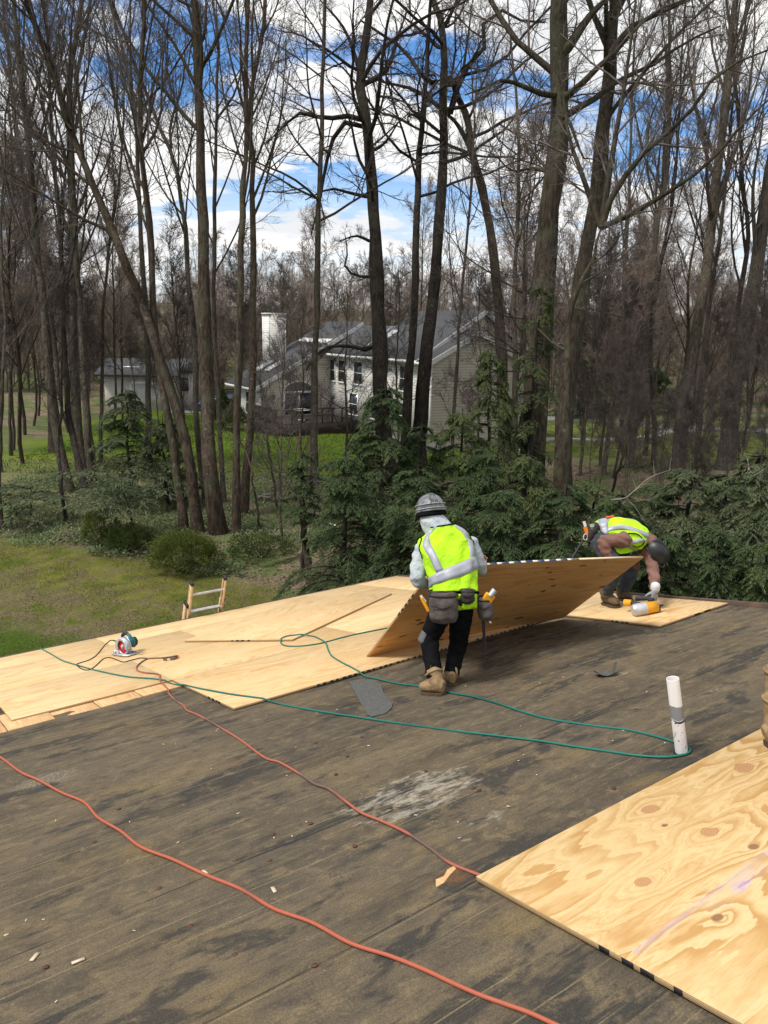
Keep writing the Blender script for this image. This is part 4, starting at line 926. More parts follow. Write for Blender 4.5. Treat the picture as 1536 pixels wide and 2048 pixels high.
vst2, S2 = vest(W2, [q(1196, 1076, 8.62), q(1212, 1066, 8.6), q(1238, 1064, 8.55), q(1263, 1070, 8.5), q(1280, 1079, 8.47), q(1291, 1087, 8.46)], [.165, .182, .186, .198, .175, .10], [.140, .150, .152, .150, .125, .088], VW, base2,
     lambda th: .22+.03*math.cos(th), [((lambda t: math.radians(90)+math.radians(50-15*t)), .24), ((lambda t: math.radians(90)-math.radians(50-15*t)), .24), ((lambda t: math.radians(-90)+math.radians(50-20*t)), .24), ((lambda t: math.radians(-90)-math.radians(50-20*t)), .24)])
for thc in (0, math.pi):
    ho = np.array([S2(.68+.21*math.cos(f_), thc+.52*math.sin(f_), .004) for f_ in np.linspace(0, 2*math.pi, 36)])
    obj('arm_binding', npmesh('arm_binding', tube1(ho, .0055, 8), BLKF, True), vst2)
# harness straps over the back
HARN = simple('pale_harness_webbing', (.40, .45, .38), (.28, .32, .27), 16, .85)
for th0, th1 in ((180, 250), (330, 265), (200, 150), (320, 390)):
    pr = []
    for t in np.linspace(0, 1, 18):
        th = math.radians(th0+(th1-th0)*t); tt = .58+.36*t
        for w_ in (-.05, .05): pr.append(S2(min(tt+w_, 1), th+w_*1.2, .011))
    V = np.array(pr); hs = obj('harness_strap', npmesh('harness_strap', [(V, np.array([[i*2, i*2+1, i*2+3, i*2+2] for i in range(17)]))], HARN, True), vst2); so = hs.modifiers.new('web', 'SOLIDIFY'); so.thickness = .004
flap = np.array([q(1222, 1096, 8.33), q(1240, 1108, 8.33), q(1256, 1106, 8.36), q(1275, 1098, 8.40), q(1260, 1088, 8.40), q(1236, 1090, 8.36)])-base2
fl = obj('vest_front', npmesh('vest_front', [(np.concatenate([flap, flap+VW*.03]), np.array([[0, 1, 2, 3, 4, 5], [11, 10, 9, 8, 7, 6]])), (np.concatenate([flap, flap+VW*.03]), np.array([[i, 6+i, 6+(i+1) % 6, (i+1) % 6] for i in range(6)]))], HIVIS), vst2)
TB2 = thing('tool_belt', 'tool belt with hammer and orange tool on the bent worker', 'tool belt', base2)
pb_ = q(1196, 1066, 8.55)-base2
obj('belt', npmesh('belt', tube1(ring_at(q(1199, 1074, 8.62)-base2, unit(RGT*.9+UP*.25), VW, .175, .15), .022, 8), DLEATH, True), TB2)
blob('pouch', ell([q(1192, 1048, 8.5), q(1184, 1062, 8.48), q(1178, 1078, 8.48)], [.05, .07, .05], [.05, .06, .045], FWD), .01, DLEATH, TB2, 4, base=base2)
obj('hammer_handle', npmesh('hammer_handle', tube1(np.array([q(1171, 1074, 8.5), q(1158, 1094, 8.48), q(1145, 1116, 8.46)])-base2, [.012, .013, .019], 10), BLACKR, True), TB2)
obj('orange_tool', npmesh('orange_tool', tube1(np.array([q(1176, 1068, 8.47), q(1170, 1054, 8.47)])-base2, [.026, .022], 10), simple('orange_tool_plastic', (.75, .20, .015), None, 10, .5), True), TB2)
obj('white_grip', npmesh('white_grip', tube1(np.array([q(1171, 1053, 8.47), q(1168, 1043, 8.47)])-base2, [.017, .016], 8), WCUFF, True), TB2)
obj('tape_roll', npmesh('tape_roll', tube1(np.array([q(1186, 1058, 8.46), q(1184, 1048, 8.46)])-base2, .028, 12), HARN, True), TB2)
obj('wire_loop', npmesh('wire_loop', tube1(ring_at(q(1171, 1074, 8.45)-base2, FWD, RGT, .022, .035), .005, 6), WCUFF, True), TB2)
obj('back_clip', npmesh('back_clip', limb(np.array([q(1214, 1035, 8.55), q(1226, 1033, 8.55)])-base2, [.014, .014]), simple('orange_red_clip', (.75, .10, .02), None, 10, .5), True), vst2)

# ---- a third worker, only the heels of the boots inside the picture
base3 = onroof(1540, 1506)+M*.04
W3p = thing('person', 'tan work boots of a worker cut off at the right edge', 'person', base3)
A3, B3 = unit(RGT*.96-FWD*.05), unit(FWD)
d3 = 4.42
for (x_, y_, dd, hx, hy) in ((1546, 1428, 4.36, 1535, 1508), (1549, 1398, 4.75, 1536, 1440)):
    he = onroof(hx, hy)+M*.04; to = he+unit(RGT-(RGT @ M)*M)*.26
    boot(W3p, he+M*.26+RGT*.075, he, to, TANB, SOLE, base3, 1.1)
k3 = [onroof(1546, 1508)+M*.27+RGT*.06, onroof(1549, 1440)+M*.27+RGT*.05]
kn = [k_+UP*.22+RGT*.20 for k_ in k3]; hp_ = [k_+UP*.62+RGT*.10+FWD*(.06 if i == 0 else -.06) for i, k_ in enumerate(k3)]
hp_ = [h_+RGT*.12 for h_ in hp_]
pc_ = (hp_[0]+hp_[1])/2; ch3 = pc_+UP*.40+RGT*.28; nk3 = pc_+UP*.56+RGT*.42; hd3 = nk3+UP*.14+RGT*.12
bd = ell([pc_-UP*.05, pc_+UP*.1+RGT*.04, ch3, nk3], [.14, .14, .16, .06], [.1, .1, .11, .06], FWD)+head_parts(hd3, UP, RGT)+limb([nk3, hd3-UP*.08], [.055, .055])
for i in range(2): bd += limb([hp_[i], kn[i], k3[i], k3[i]-M*.2], [.075, .055, .045, .04])
sh3 = [ch3+FWD*s_*.19+UP*.08 for s_ in (-1, 1)]; el3 = [s_+RGT*.18-UP*.22 for s_ in sh3]; wr3 = [e_+RGT*.18-UP*.14 for e_ in el3]
for i in range(2): bd += limb([sh3[i], el3[i], wr3[i]], [.05, .042, .03])+hand_parts(wr3[i], unit(RGT*.6-UP*.8), FWD*(1 if i == 0 else -1), .4)
blob('body', bd, .008, SKIN, W3p, 2, base=base3)
blob('trousers', ell([pc_+UP*.08, pc_, pc_-UP*.06], [.165, .17, .13], [.125, .13, .1], FWD)+sum([limb([hp_[i], kn[i], k3[i]+M*.0], [.1, .08, .062]) for i in range(2)], []), .012, GREYC, W3p, 5, .004, 28, base3)
blob('sweatshirt', ell([pc_+UP*.03, pc_+UP*.15+RGT*.06, ch3, nk3], [.165, .165, .185, .08], [.125, .125, .13, .08], FWD)+sum([limb([sh3[i], el3[i], wr3[i]], [.075, .064, .045]) for i in range(2)], []), .012, GREYC, W3p, 5, .004, 28, base3)
# ------------------------------------------------------------------ ground
def ground_h(x, y):
    x = np.asarray(x, float); y = np.asarray(y, float)
    return .10*np.sin(x*.31+1)*np.sin(y*.23)+.05*np.sin(x*.9+y*.7)+np.clip((y-74)/50, 0, 1.5)**1.2*6.5+np.clip((-x-22)/40, 0, 2)*1.5*np.clip((y-20)/30, 0, 1)
m, nt, b = newmat('ground_cover'); co = objco(nt); sp = nd(nt, 'SeparateXYZ', {0: co}); gx, gy = sp.outputs[0], sp.outputs[1]
nA, nB, nC, nD = noise(nt, co, .35, 5, .6), noise(nt, co, 1.6, 5, .6), noise(nt, co, 14, 4, .6), noise(nt, co, .9, 5, .65, .4, w=3.)
litter = ramp(nt, nC, [(.3, (.08, .055, .038)), (.5, (.21, .155, .11)), (.7, (.36, .28, .21))])
cover = ramp(nt, nC, [(.3, (.045, .066, .026)), (.6, (.145, .18, .062)), (.8, (.21, .245, .095))])
moss = ramp(nt, nB, [(.3, (.085, .096, .017)), (.6, (.160, .160, .030)), (.8, (.20, .175, .055))])
brown = ramp(nt, nC, [(.3, (.095, .070, .042)), (.6, (.180, .140, .088)), (.8, (.28, .22, .145))])
grass = ramp(nt, nC, [(.3, (.030, .062, .007)), (.7, (.085, .135, .014))])
col = mix(nt, sstep(nt, mth(nt, 'ADD', nA, mth(nt, 'MULTIPLY', nB, .35)), .58, .74), litter, cover)
wob = mth(nt, 'MULTIPLY', mth(nt, 'SUBTRACT', nA, .5), 5)
# house lawn
def boxmask(x0, x1, y0, y1, s=1.5):
    a = mth(nt, 'MULTIPLY', sstep(nt, mth(nt, 'ADD', gx, wob), x0-s, x0+s), sstep(nt, mth(nt, 'ADD', gx, wob), x1+s, x1-s))
    c = mth(nt, 'MULTIPLY', sstep(nt, mth(nt, 'ADD', gy, wob), y0-s, y0+s), sstep(nt, mth(nt, 'ADD', gy, wob), y1+s, y1-s))
    return mth(nt, 'MULTIPLY', a, c)
hl = mix(nt, sstep(nt, nA, .45, .7), (.105, .165, .020), (.165, .190, .032))
col = mix(nt, boxmask(-22, 6, 37, 64), col, hl)
col = mix(nt, boxmask(8, 34, 44, 66), col, mix(nt, sstep(nt, nB, .42, .58), (.075, .13, .018), (.19, .18, .06)))
col = mix(nt, mth(nt, 'MULTIPLY', boxmask(-26, -8, 27, 41), .8), col, mix(nt, sstep(nt, nB, .42, .6), (.20, .22, .07), (.17, .135, .085)))
# near lawn: mossy, brown and worn
edge_ = mth(nt, 'ADD', mth(nt, 'ADD', gy, mth(nt, 'MULTIPLY', gx, .44)), mth(nt, 'MULTIPLY', mth(nt, 'SUBTRACT', nB, .5), 2.0))
near = mth(nt, 'MULTIPLY', sstep(nt, edge_, 20.2, 18.6), sstep(nt, gx, -2.2, -3.4))
yl = mth(nt, 'ADD', edge_, mth(nt, 'MULTIPLY', mth(nt, 'SUBTRACT', nA, .5), 6))
lawn = mix(nt, sstep(nt, yl, 14.6, 17.4), mix(nt, .35, brown, moss), moss)
lawn = mix(nt, mth(nt, 'MULTIPLY', sstep(nt, noise(nt, co, 3.2, 6, .7, .5, w=6.), .46, .60), .75), lawn, brown)
lawn = mix(nt, sstep(nt, nD, .52, .62), lawn, mix(nt, .5, grass, moss))
lawn = mix(nt, mth(nt, 'MULTIPLY', sstep(nt, nD, .40, .33), .8), lawn, (.17, .125, .085))
lawn = mix(nt, sstep(nt, edge_, 14.2, 12.6), lawn, grass)
col = mix(nt, near, col, lawn)
dp = mix(nt, mth(nt, 'MULTIPLY', sstep(nt, noise(nt, co, 38, 4, .7), .35, .7), .6), col, mix(nt, 1, col, (.38, .36, .34), 'MULTIPLY'))
finish(nt, b, dp, .95, mth(nt, 'ADD', nC, mth(nt, 'MULTIPLY', noise(nt, co, 45, 3), .6)), .8, .05, .1)
GROUND = m
gxs = np.concatenate([np.linspace(-400, -50, 10), np.linspace(-45, 45, 110), np.linspace(50, 400, 10)]); gys = np.concatenate([np.linspace(-60, 8, 6), np.linspace(10, 75, 90), np.linspace(80, 700, 22)])
GX, GY = np.meshgrid(gxs, gys); GZ = ground_h(GX, GY); GZ = GZ
def gh(x, y): return float(ground_h(x, y))
ix = np.arange(GX.size).reshape(GX.shape); q4 = np.stack([ix[:-1, :-1], ix[:-1, 1:], ix[1:, 1:], ix[1:, :-1]], -1).reshape(-1, 4)
g = obj('ground', npmesh('ground', [(np.stack([GX, GY, GZ], -1).reshape(-1, 3), q4)], GROUND, True)); tag(g, kind='structure')
def strip(name, pix, w, mat, lift=.06):
    C = spline(np.array([gnd(x, y) for x, y in pix]), 8); d = unit(np.gradient(C, axis=0)); n_ = np.stack([-d[:, 1], d[:, 0], 0*d[:, 0]], 1)
    W = np.asarray(w, float); W = np.interp(np.linspace(0, 1, len(C)), np.linspace(0, 1, len(np.atleast_1d(W))), np.atleast_1d(W))[:, None]
    L_, R_ = C+n_*W/2, C-n_*W/2
    for X_ in (L_, R_): X_[:, 2] = ground_h(X_[:, 0], X_[:, 1])+lift
    k = len(C); V = np.concatenate([L_, R_]); f = np.array([[i, k+i, k+i+1, i+1] for i in range(k-1)])
    V2 = V-[0, 0, .25]
    o = obj(name, npmesh(name, [(V, f), (np.concatenate([V, V2]), np.array([[i, i+1, 2*k+i+1, 2*k+i] for i in range(k-1)]+[[k+i+1, k+i, 3*k+i, 3*k+i+1] for i in range(k-1)]))], mat)); tag(o, kind='structure'); return o
ASPH = simple('pale_asphalt', (.20, .19, .185), (.14, .135, .13), 3, .9); GRAV = simple('pale_gravel', (.42, .40, .36), (.27, .25, .22), 12, .95)
strip('driveway', [(960, 834), (1060, 836), (1140, 838), (1240, 846), (1340, 858), (1440, 860), (1560, 862)], [3.4, 3, 2.4, 2.4, 3], ASPH)
strip('garden_path', [(1020, 892), (1080, 885), (1140, 880), (1200, 882), (1260, 879), (1330, 868), (1380, 862)], [1.2, 1.1, 1.0, .9, 1.3], GRAV, .09)
strip('side_driveway', [(330, 822), (400, 822), (470, 820), (520, 812)], [4.5, 4.5, 5], ASPH)

# ------------------------------------------------------------------ the neighbouring house
def siding(name, c):
    m, nt, b = newmat(name); co = objco(nt); z = nd(nt, 'SeparateXYZ', {0: co}).outputs[2]
    f = mth(nt, 'FRACT', mth(nt, 'MULTIPLY', z, 1/.17)); n = noise(nt, co, 1.2, 4)
    colr = mix(nt, sstep(nt, f, .22, .04), mix(nt, n, c, tuple(x*.85 for x in c)), tuple(x*.35 for x in c))
    finish(nt, b, colr, .7, f, .6, .02); return m
SIDE = siding('cream_clapboard', (.84, .81, .75)); SIDET = siding('tan_clapboard', (.68, .61, .51))
WTRIM = simple('white_trim_paint', (.82, .81, .79), (.72, .71, .69), 5, .6)
m, nt, b = newmat('asphalt_shingle'); co = objco(nt); br = nd(nt, 'TexBrick', {'Scale': 3.2, 'Mortar Size': .03, 'Color1': c4((.070, .072, .074)), 'Color2': c4((.100, .102, .104)), 'Mortar': c4((.035, .035, .037))}); nt.links.new(co, br.inputs[0])
finish(nt, b, mix(nt, mth(nt, 'MULTIPLY', noise(nt, co, .6, 4), .5), br.outputs[0], (.062, .063, .066)), .95, br.outputs[1], .3, .01); SHING = m
GLASS = simple('dark_window_glass', (.035, .045, .055), (.02, .026, .032), 1.5, .08, bstr=0, spec=.9)
SKYL = simple('skylight_glass', (.62, .64, .66), (.5, .52, .54), 2, .1, bstr=0, spec=.9)
DECKW = simple('dark_deck_wood', (.06, .046, .038), (.035, .027, .023), 6, .85)
HC = gnd(858, 900); E1 = np.array([-.5236, .852, 0]); E1 /= np.linalg.norm(E1); E2 = np.array([E1[1], -E1[0], 0])
HM = Matrix([[E1[i], -E2[i], [0, 0, 1][i], HC[i]] for i in range(3)] + [[0, 0, 0, 1]])      # local x = along the wall (s), y = towards us (-q), z up
HOUSE = thing('neighbour_house', 'two storey cream clapboard house with grey roof behind the trees', 'house', HM)
def hp(name, parts, mat, parent=HOUSE, bv=0):
    me = npmesh(name, parts, mat)
    if bv: bevel(me, bv, 1)
    return obj(name, me, parent)
def prism(poly, x0, x1):
    """closed prism: poly in (y, z) extruded along x"""
    n_ = len(poly); V = np.array([[x0, y, z] for y, z in poly]+[[x1, y, z] for y, z in poly])
    return [(V, np.array([list(range(n_-1, -1, -1)), list(range(n_, 2*n_))])), (V, np.array([[i, (i+1) % n_, n_+(i+1) % n_, n_+i] for i in range(n_)]))]
EV = 5.36
hp('wall', prism([(0, -.5), (0, EV), (-4.6, 8.1), (-9.2, EV), (-9.2, -.5)], 1.2, 8.5), SIDE)
hp('wall', prism([(0.01, -.5), (0.01, EV), (-3.3, 6.9), (-6.6, EV), (-6.6, -.5)], 0, 1.25), SIDET)
hp('wall', prism([(-.01, -.5), (-.01, EV), (-2.4, 7.0), (-5.0, EV), (-5.0, -.5)], 8.45, 18.2), SIDE)
hp('wall', prism([(5.6, -.5), (5.6, 3.0), (0, 6.25), (-1, 6.7), (-1, -.5)], 13.0, 18.0), SIDE)
hp('gable_skin', prism([(5.58, 0), (5.58, 3.0), (.02, 6.2), (.02, 0)], 12.985, 13.01), SIDET)
hp('gable_skin', prism([(-.02, .1), (-.02, EV), (-4.6, 8.05), (-9.18, EV), (-9.18, .1)], 1.185, 1.21), SIDET)
hp('gable_skin', prism([(.0, 0), (.0, EV), (-3.3, 6.86), (-6.6, EV), (-6.6, 0)], -.015, .01), SIDET)
def roofplane(x0, x1, y0, z0, y1, z1, t=.16, fascia=True, parent=HOUSE):
    s_ = unit(np.array([y1-y0, z1-z0])); nv = np.array([-s_[1], s_[0]]); nv = nv if nv[1] > 0 else -nv
    p = hp('roof', prism([(y0, z0), (y1, z1), (y1+nv[0]*t, z1+nv[1]*t), (y0+nv[0]*t, z0+nv[1]*t)], x0, x1), SHING, parent)
    if fascia:
        for xx in (x0-.05, x1): hp('rake_board', prism([(y0, z0-.16), (y1, z1-.16), (y1+nv[0]*t, z1+nv[1]*t-.02), (y0+nv[0]*t, z0+nv[1]*t-.02)], xx, xx+.05), WTRIM, p)
        dy = .06 if y0 > y1 else -.06
        hp('gutter', prism([(y0, z0-.1), (y0+dy, z0-.1), (y0+dy*2, z0+.1), (y0, z0+.1)], x0, x1), WTRIM, p)
    return p
R1 = roofplane(.9, 8.6, .45, EV-.15, -4.6, 8.25); roofplane(.9, 8.6, -9.65, EV-.15, -4.6, 8.25)
roofplane(-.3, 1.5, .47, EV-.22, -3.3, 7.0); roofplane(-.3, 1.5, -7.0, EV-.22, -3.3, 7.0)
roofplane(8.6, 13.0, .45, EV-.15, -2.6, 7.2, fascia=True); roofplane(8.6, 18.4, -5.4, EV-.1, -2.6, 7.2)
R2 = roofplane(12.7, 18.4, 6.1, 2.78, -2.6, 7.75-.3)
for x0, x1, z1 in ((-.02, .1, EV), (13-.03, 13.09, 3.0)):
    y = 0.02 if z1 > 4 else 5.6
    hp('corner_board', [boxp(x0, x1, y-.08, y+.02, 0, z1)], WTRIM)
hp('downspout', tube1(np.array([[.55, .07, EV-.1], [.55, .07, .1]]), .045, 8), WTRIM)
hp('corner_board', [boxp(17.9, 18.03, 5.52, 5.63, 0, 3.0)], WTRIM)
hp('foundation', [boxp(-.03, 13.0, -9, .03, -.6, .35), boxp(12.96, 18.05, -1, 5.65, -.6, .35)], simple('concrete', (.2, .19, .18), None, 5, .9))
def window(x0, x1, z0, z1, y=.0, face='front', sash=True):
    """a trimmed window; face front = long wall, gable = wall at constant x"""
    if face == 'front': bxx = lambda a, c, d, e, f, g: boxp(a, c, y+f, y+g, d, e)
    else: bxx = lambda a, c, d, e, f, g: boxp(y-g, y-f, a, c, d, e)
    w = hp('window', [bxx(x0, x1, z0, z1, -.02, .012)], GLASS)
    hp('window_frame', [bxx(x0-.09, x0, z0-.09, z1+.09, .0, .05), bxx(x1, x1+.09, z0-.09, z1+.09, .0, .05), bxx(x0, x1, z1, z1+.09, .0, .05), bxx(x0-.12, x1+.12, z0-.11, z0, .0, .07), bxx(x0, x1, (z0+z1)/2-.025, (z0+z1)/2+.025, .012, .035)], WTRIM, w)
    return w
def wall_s(px):      # distance along the front wall where a picture column meets it
    r = ray(px, 740); n = np.array(-E2); t = ((HC-CAM) @ n)/(r @ n); p = CAM+r*t; return (p-HC) @ E1
for a_, b_ in ((801, 815), (709, 725), (678, 692), (661, 670), (640, 648)):
    s1, s0 = wall_s(a_), wall_s(b_); window(s0, s1, 3.35, 4.85)
for a_, b_, z0, z1 in ((644, 660, .9, 3.0), (700, 716, 1.2, 2.6), (745, 765, 1.2, 2.6), (800, 820, 1.0, 2.5)):
    s1, s0 = wall_s(a_), wall_s(b_); window(s0, s1, z0, z1)
window(13.9, 15.6, .95, 2.45, 5.6)
# patio door with arched transom in the wing gable
pd = hp('patio_door', [boxp(12.95, 12.99, 1.5, 3.7, .95, 2.45)], GLASS)
hp('door_frame', [boxp(12.93, 12.985, 1.38, 1.5, .9, 2.6), boxp(12.93, 12.985, 3.7, 3.82, .9, 2.6), boxp(12.92, 12.985, 1.38, 3.82, 2.45, 2.62), boxp(12.93, 12.985, 2.55, 2.65, .95, 2.45)], WTRIM, pd)
th = np.linspace(0, math.pi, 18); arch = [(2.6+1.15*math.cos(t), 2.62+.62*math.sin(t)) for t in th]
hp('arched_window', prism(arch, 12.955, 12.99), GLASS)
ar = [(2.6+1.2*math.cos(t), 2.62+.68*math.sin(t)) for t in th]
hp('arch_trim', tube1(np.array([[12.95, y, z] for y, z in ar]), .06, 8), WTRIM)
# small gable vent trim, skylights, chimney, vents
sl2 = (7.45-2.78)/(-2.6-6.1)
for s0, q0 in ((16.9, 4.5), (15.2, 4.3)):
    y0, y1 = q0, q0-1.3; zf = lambda y: 2.78+(y-6.1)*sl2+.2
    f_ = hp('skylight', prism([(y0, zf(y0)), (y1, zf(y1)), (y1, zf(y1)+.10), (y0, zf(y0)+.10)], s0-.9, s0), SKYL, R2)
zf = lambda y: EV-.15+(y-.45)*((8.25-EV+.15)/(-5.05))+.16
hp('skylight', prism([(-1.2, zf(-1.2)), (-2.2, zf(-2.2)), (-2.2, zf(-2.2)+.1), (-1.2, zf(-1.2)+.1)], 7.2, 8.0), SKYL, R1)
hp('vent_stack', tube1(np.array([[5.6, -3.2, 7.0], [5.6, -3.2, 7.9]]), .06, 8), WTRIM, R1)
ch = hp('chimney', [boxp(16.9, 18.0, 1.9, 3.2, 3.5, 8.0)], SIDE)
hp('chimney_cap', [boxp(16.8, 18.1, 1.8, 3.3, 8.0, 8.1)], WTRIM, ch)
for x_, y_ in ((16.88, 3.2), (16.88, 1.88), (18.0, 3.2)): hp('corner_board', [boxp(x_, x_+.10, y_-.06, y_+.03, 3.6, 8.0)], WTRIM, ch)
hp('flue', tube1(np.array([[17.45, 2.5, 8.1], [17.45, 2.5, 8.45]]), .18, 10), DECKW, ch)
hp('wall_lamp', tube1(np.array([[12.95, 4.6, 2.35], [12.85, 4.6, 2.3], [12.85, 4.6, 2.1]]), .07, 8), DECKW)
# deck
DK = thing('garden_deck', 'dark wooden deck with railing against the house wing', 'deck', HM)
dk_ = lambda n_, p, par=DK: obj(n_, npmesh(n_, p, DECKW), par)
for i in range(20): dk_('deck_board', [boxp(8.6+i*.217, 8.6+i*.217+.205, .05, 6.3, .80, .84)])
dk_('skirt', [boxp(8.55, 12.9, 6.3, 6.36, 0, .80), boxp(8.5, 8.58, .1, 6.3, 0, .80)])
for i in range(8):
    dk_('railing_post', [boxp(8.6+i*.6, 8.68+i*.6, 6.2, 6.28, .84, 1.75)])
    dk_('railing_post', [boxp(8.58, 8.66, .6+i*.75, .68+i*.75, .84, 1.75)])
dk_('top_rail', [boxp(8.55, 12.9, 6.18, 6.30, 1.75, 1.81)]); dk_('top_rail', [boxp(8.55, 8.67, .3, 6.18, 1.75, 1.81)])
tag(dk_('balusters', [boxp(8.7+i*.12, 8.73+i*.12, 6.22, 6.25, .84, 1.75) for i in range(34)]), kind='stuff')
TBL = thing('patio_table', 'round white patio table on the dark deck', 'table', HM @ Matrix.Translation((10.4, 3.6, .84)))
obj('tabletop', npmesh('tabletop', tube1(np.array([[0, 0, .70], [0, 0, .74]]), .6, 20), WTRIM), TBL); obj('pedestal', npmesh('pedestal', tube1(np.array([[0, 0, 0], [0, 0, .04], [0, 0, .05], [0, 0, .70]]), [.25, .25, .05, .05], 10), WTRIM), TBL)
# white railing right of the big trunks
WR = thing('white_railing', 'short white porch railing seen between trunks right of the house', 'railing', gnd(1012, 905))
for i in range(9): obj('baluster', npmesh('baluster', [boxp(i*.14, i*.14+.04, 0, .04, .2, 1.0)], WTRIM), WR)
obj('rail', npmesh('rail', [boxp(-.05, 1.25, -.02, .06, 1.0, 1.08)], WTRIM), WR); obj('rail', npmesh('rail', [boxp(-.05, 1.25, -.015, .055, .14, .2)], WTRIM), WR)
obj('step', npmesh('step', [boxp(-.1, 1.4, -.5, .3, -.3, .13)], simple('grey_step', (.24, .23, .22), None, 5, .9)), WR)

# ---- low building far left, car, fence
GC = gnd(212, 822)
LB = thing('low_outbuilding', 'low beige building with dark roof far left behind trunks', 'building', Matrix.Translation(Vector(GC)) @ Matrix.Rotation(.10, 4, 'Z'))
SIDEB = simple('beige_stucco', (.56, .51, .46), (.44, .40, .36), 1.5, .9)
lb = lambda n_, p, mt, par=LB: obj(n_, npmesh(n_, p, mt), par)
lb('wall', [boxp(0, 5.6, 0, 7, -.5, 3.0)], SIDEB)
lb('roof', prism([(-.6, 2.9), (3.5, 4.0), (7.6, 2.9), (7.6, 3.05), (3.5, 4.2), (-.6, 3.08)], -.6, 6.1), SHING)
lb('garage_door', [boxp(2.2, 4.9, -.04, .0, 0, 2.3)], simple('pale_garage_door', (.55, .52, .48), None, 3, .7))
lb('door_trim', [boxp(2.05, 2.2, -.06, 0, 0, 2.45), boxp(4.9, 5.05, -.06, 0, 0, 2.45), boxp(2.05, 5.05, -.06, 0, 2.3, 2.45)], WTRIM)
lb('skylight', [boxp(1.2, 2.6, 1.2, 2.2, 3.45, 3.62)], SKYL)
lb('annexe_wall', [boxp(5.6, 7.0, 1.5, 6, -.5, 3.1)], SIDEB); lb('annexe_roof', prism([(1.2, 3.3), (3.7, 4.3), (6.3, 3.3)], 5.4, 7.3), SHING)
lb('window', [boxp(6.0, 6.6, 1.44, 1.5, 1.6, 2.7)], GLASS)
# car
BLUEP = simple('dark_blue_car_paint', (.02, .045, .12), (.015, .035, .095), 3, .25, bstr=0, spec=.7)
cp = gnd(396, 826); CAR = thing('parked_car', 'dark blue car parked between the house and the outbuilding', 'car', Matrix.Translation(Vector(cp)) @ Matrix.Rotation(.35, 4, 'Z'))
prof = [(0, .35), (0, .75), (.15, .85), (1.15, .95), (1.75, 1.40), (3.1, 1.42), (3.75, 1.0), (4.3, .92), (4.4, .6), (4.35, .35)]
V = np.array([[x, 0, z] for x, z in prof]+[[x, 1.75, z] for x, z in prof]); n_ = len(prof)
me = npmesh('body', [(V, np.array([list(range(n_)), list(range(2*n_-1, n_-1, -1))])), (V, np.array([[(i+1) % n_, i, n_+i, n_+(i+1) % n_] for i in range(n_)]))], BLUEP); obj('body', bevel(me, .06, 2), CAR)
sw = [(1.30, .98), (1.80, 1.34), (3.05, 1.35), (3.55, 1.0)]
for y0, y1 in ((-.012, .02), (1.73, 1.762)):
    V = np.array([[x, y0, z] for x, z in sw]+[[x, y1, z] for x, z in sw]); obj('side_window', npmesh('side_window', [(V, BOXF)], GLASS), CAR)
for x0, z0, x1, z1 in ((1.14, .985, 1.70, 1.395), (3.73, 1.04, 3.15, 1.425)):
    dn = unit(np.array([-(z1-z0), 0, x1-x0]))*(.02 if x1 > x0 else -.02)
    V = np.array([[x0, .2, z0], [x1, .25, z1], [x1, 1.5, z1], [x0, 1.55, z0]]); obj('windscreen', npmesh('windscreen', [(np.concatenate([V, V+dn]), BOXF)], GLASS), CAR)
for x_ in (.85, 3.5):
    for y_ in (-.02, 1.57):
        w_ = obj('wheel', npmesh('wheel', tube1(np.array([[x_, y_, .33], [x_, y_+.2, .33]]), .33, 18), BLACKR), CAR); obj('rim', npmesh('rim', tube1(np.array([[x_, y_-.01, .33], [x_, y_+.21, .33]]), .20, 12), SILV), w_)
for y_ in (.1, 1.3): obj('headlight', npmesh('headlight', [boxp(4.36, 4.42, y_, y_+.35, .68, .82)], SKYL), CAR); obj('tail_light', npmesh('tail_light', [boxp(-.02, .03, y_, y_+.35, .62, .78)], REDB), CAR)
fp0, fp1 = gnd(420, 808), gnd(475, 806); FN = thing('black_fence', 'black picket fence behind the dark blue car', 'fence', fp0)
fd = fp1-fp0; fd[2] = 0; nF = 24
for i in range(nF): p = fd*i/(nF-1); obj('picket', npmesh('picket', [boxp(p[0]-.02, p[0]+.02, p[1]-.02, p[1]+.02, 0, 1.5)], BLACKR), FN)
for z_ in (.3, 1.3): obj('rail', npmesh('rail', tube1(np.array([[0, 0, z_], [fd[0], fd[1], z_]]), .03, 6), BLACKR), FN)
# stone heap, fallen sticks
STONE = simple('field_stone', (.16, .13, .11), (.08, .065, .055), 6, .9, bstr=.5)
sh_ = gnd(552, 1000); SHP = thing('stone_heap', 'low heap of brown stones on the grass below the house', 'stone heap', sh_)
for i in range(22):
    bm = bmesh.new(); bmesh.ops.create_icosphere(bm, subdivisions=1, radius=1)
    for v in bm.verts: v.co *= random.uniform(.75, 1.15)
    me = bpy.data.meshes.new('stone'); bm.to_mesh(me); bm.free(); me.materials.append(STONE)
    o = obj('stone', me, SHP); o.scale = (random.uniform(.09, .2), random.uniform(.09, .18), random.uniform(.06, .12)); o.location = (random.uniform(-.65, .75), random.uniform(-.3, .3), .05+.18*max(0, 1-abs(i-11)/11)*random.random()); o.rotation_euler.z = random.uniform(0, 6)
DEADW = simple('bleached_dead_wood', (.26, .23, .19), (.14, .12, .095), 8, .9, stretch=(1, 1, 3)); LOGW = simple('rotting_log_bark', (.13, .085, .055), (.06, .04, .028), 7, .95, bstr=.5)
s0, s1 = gnd(638, 1050), gnd(684, 1067); o = obj('fallen_pole', npmesh('fallen_pole', tube1(np.array([s0+UP*.25, (s0+s1)/2+UP*.22, s1+UP*.18]), [.03, .035, .03], 8), WTRIM, True)); tag(o, 'thin white pole lying in the brush under the hemlocks', 'pole')
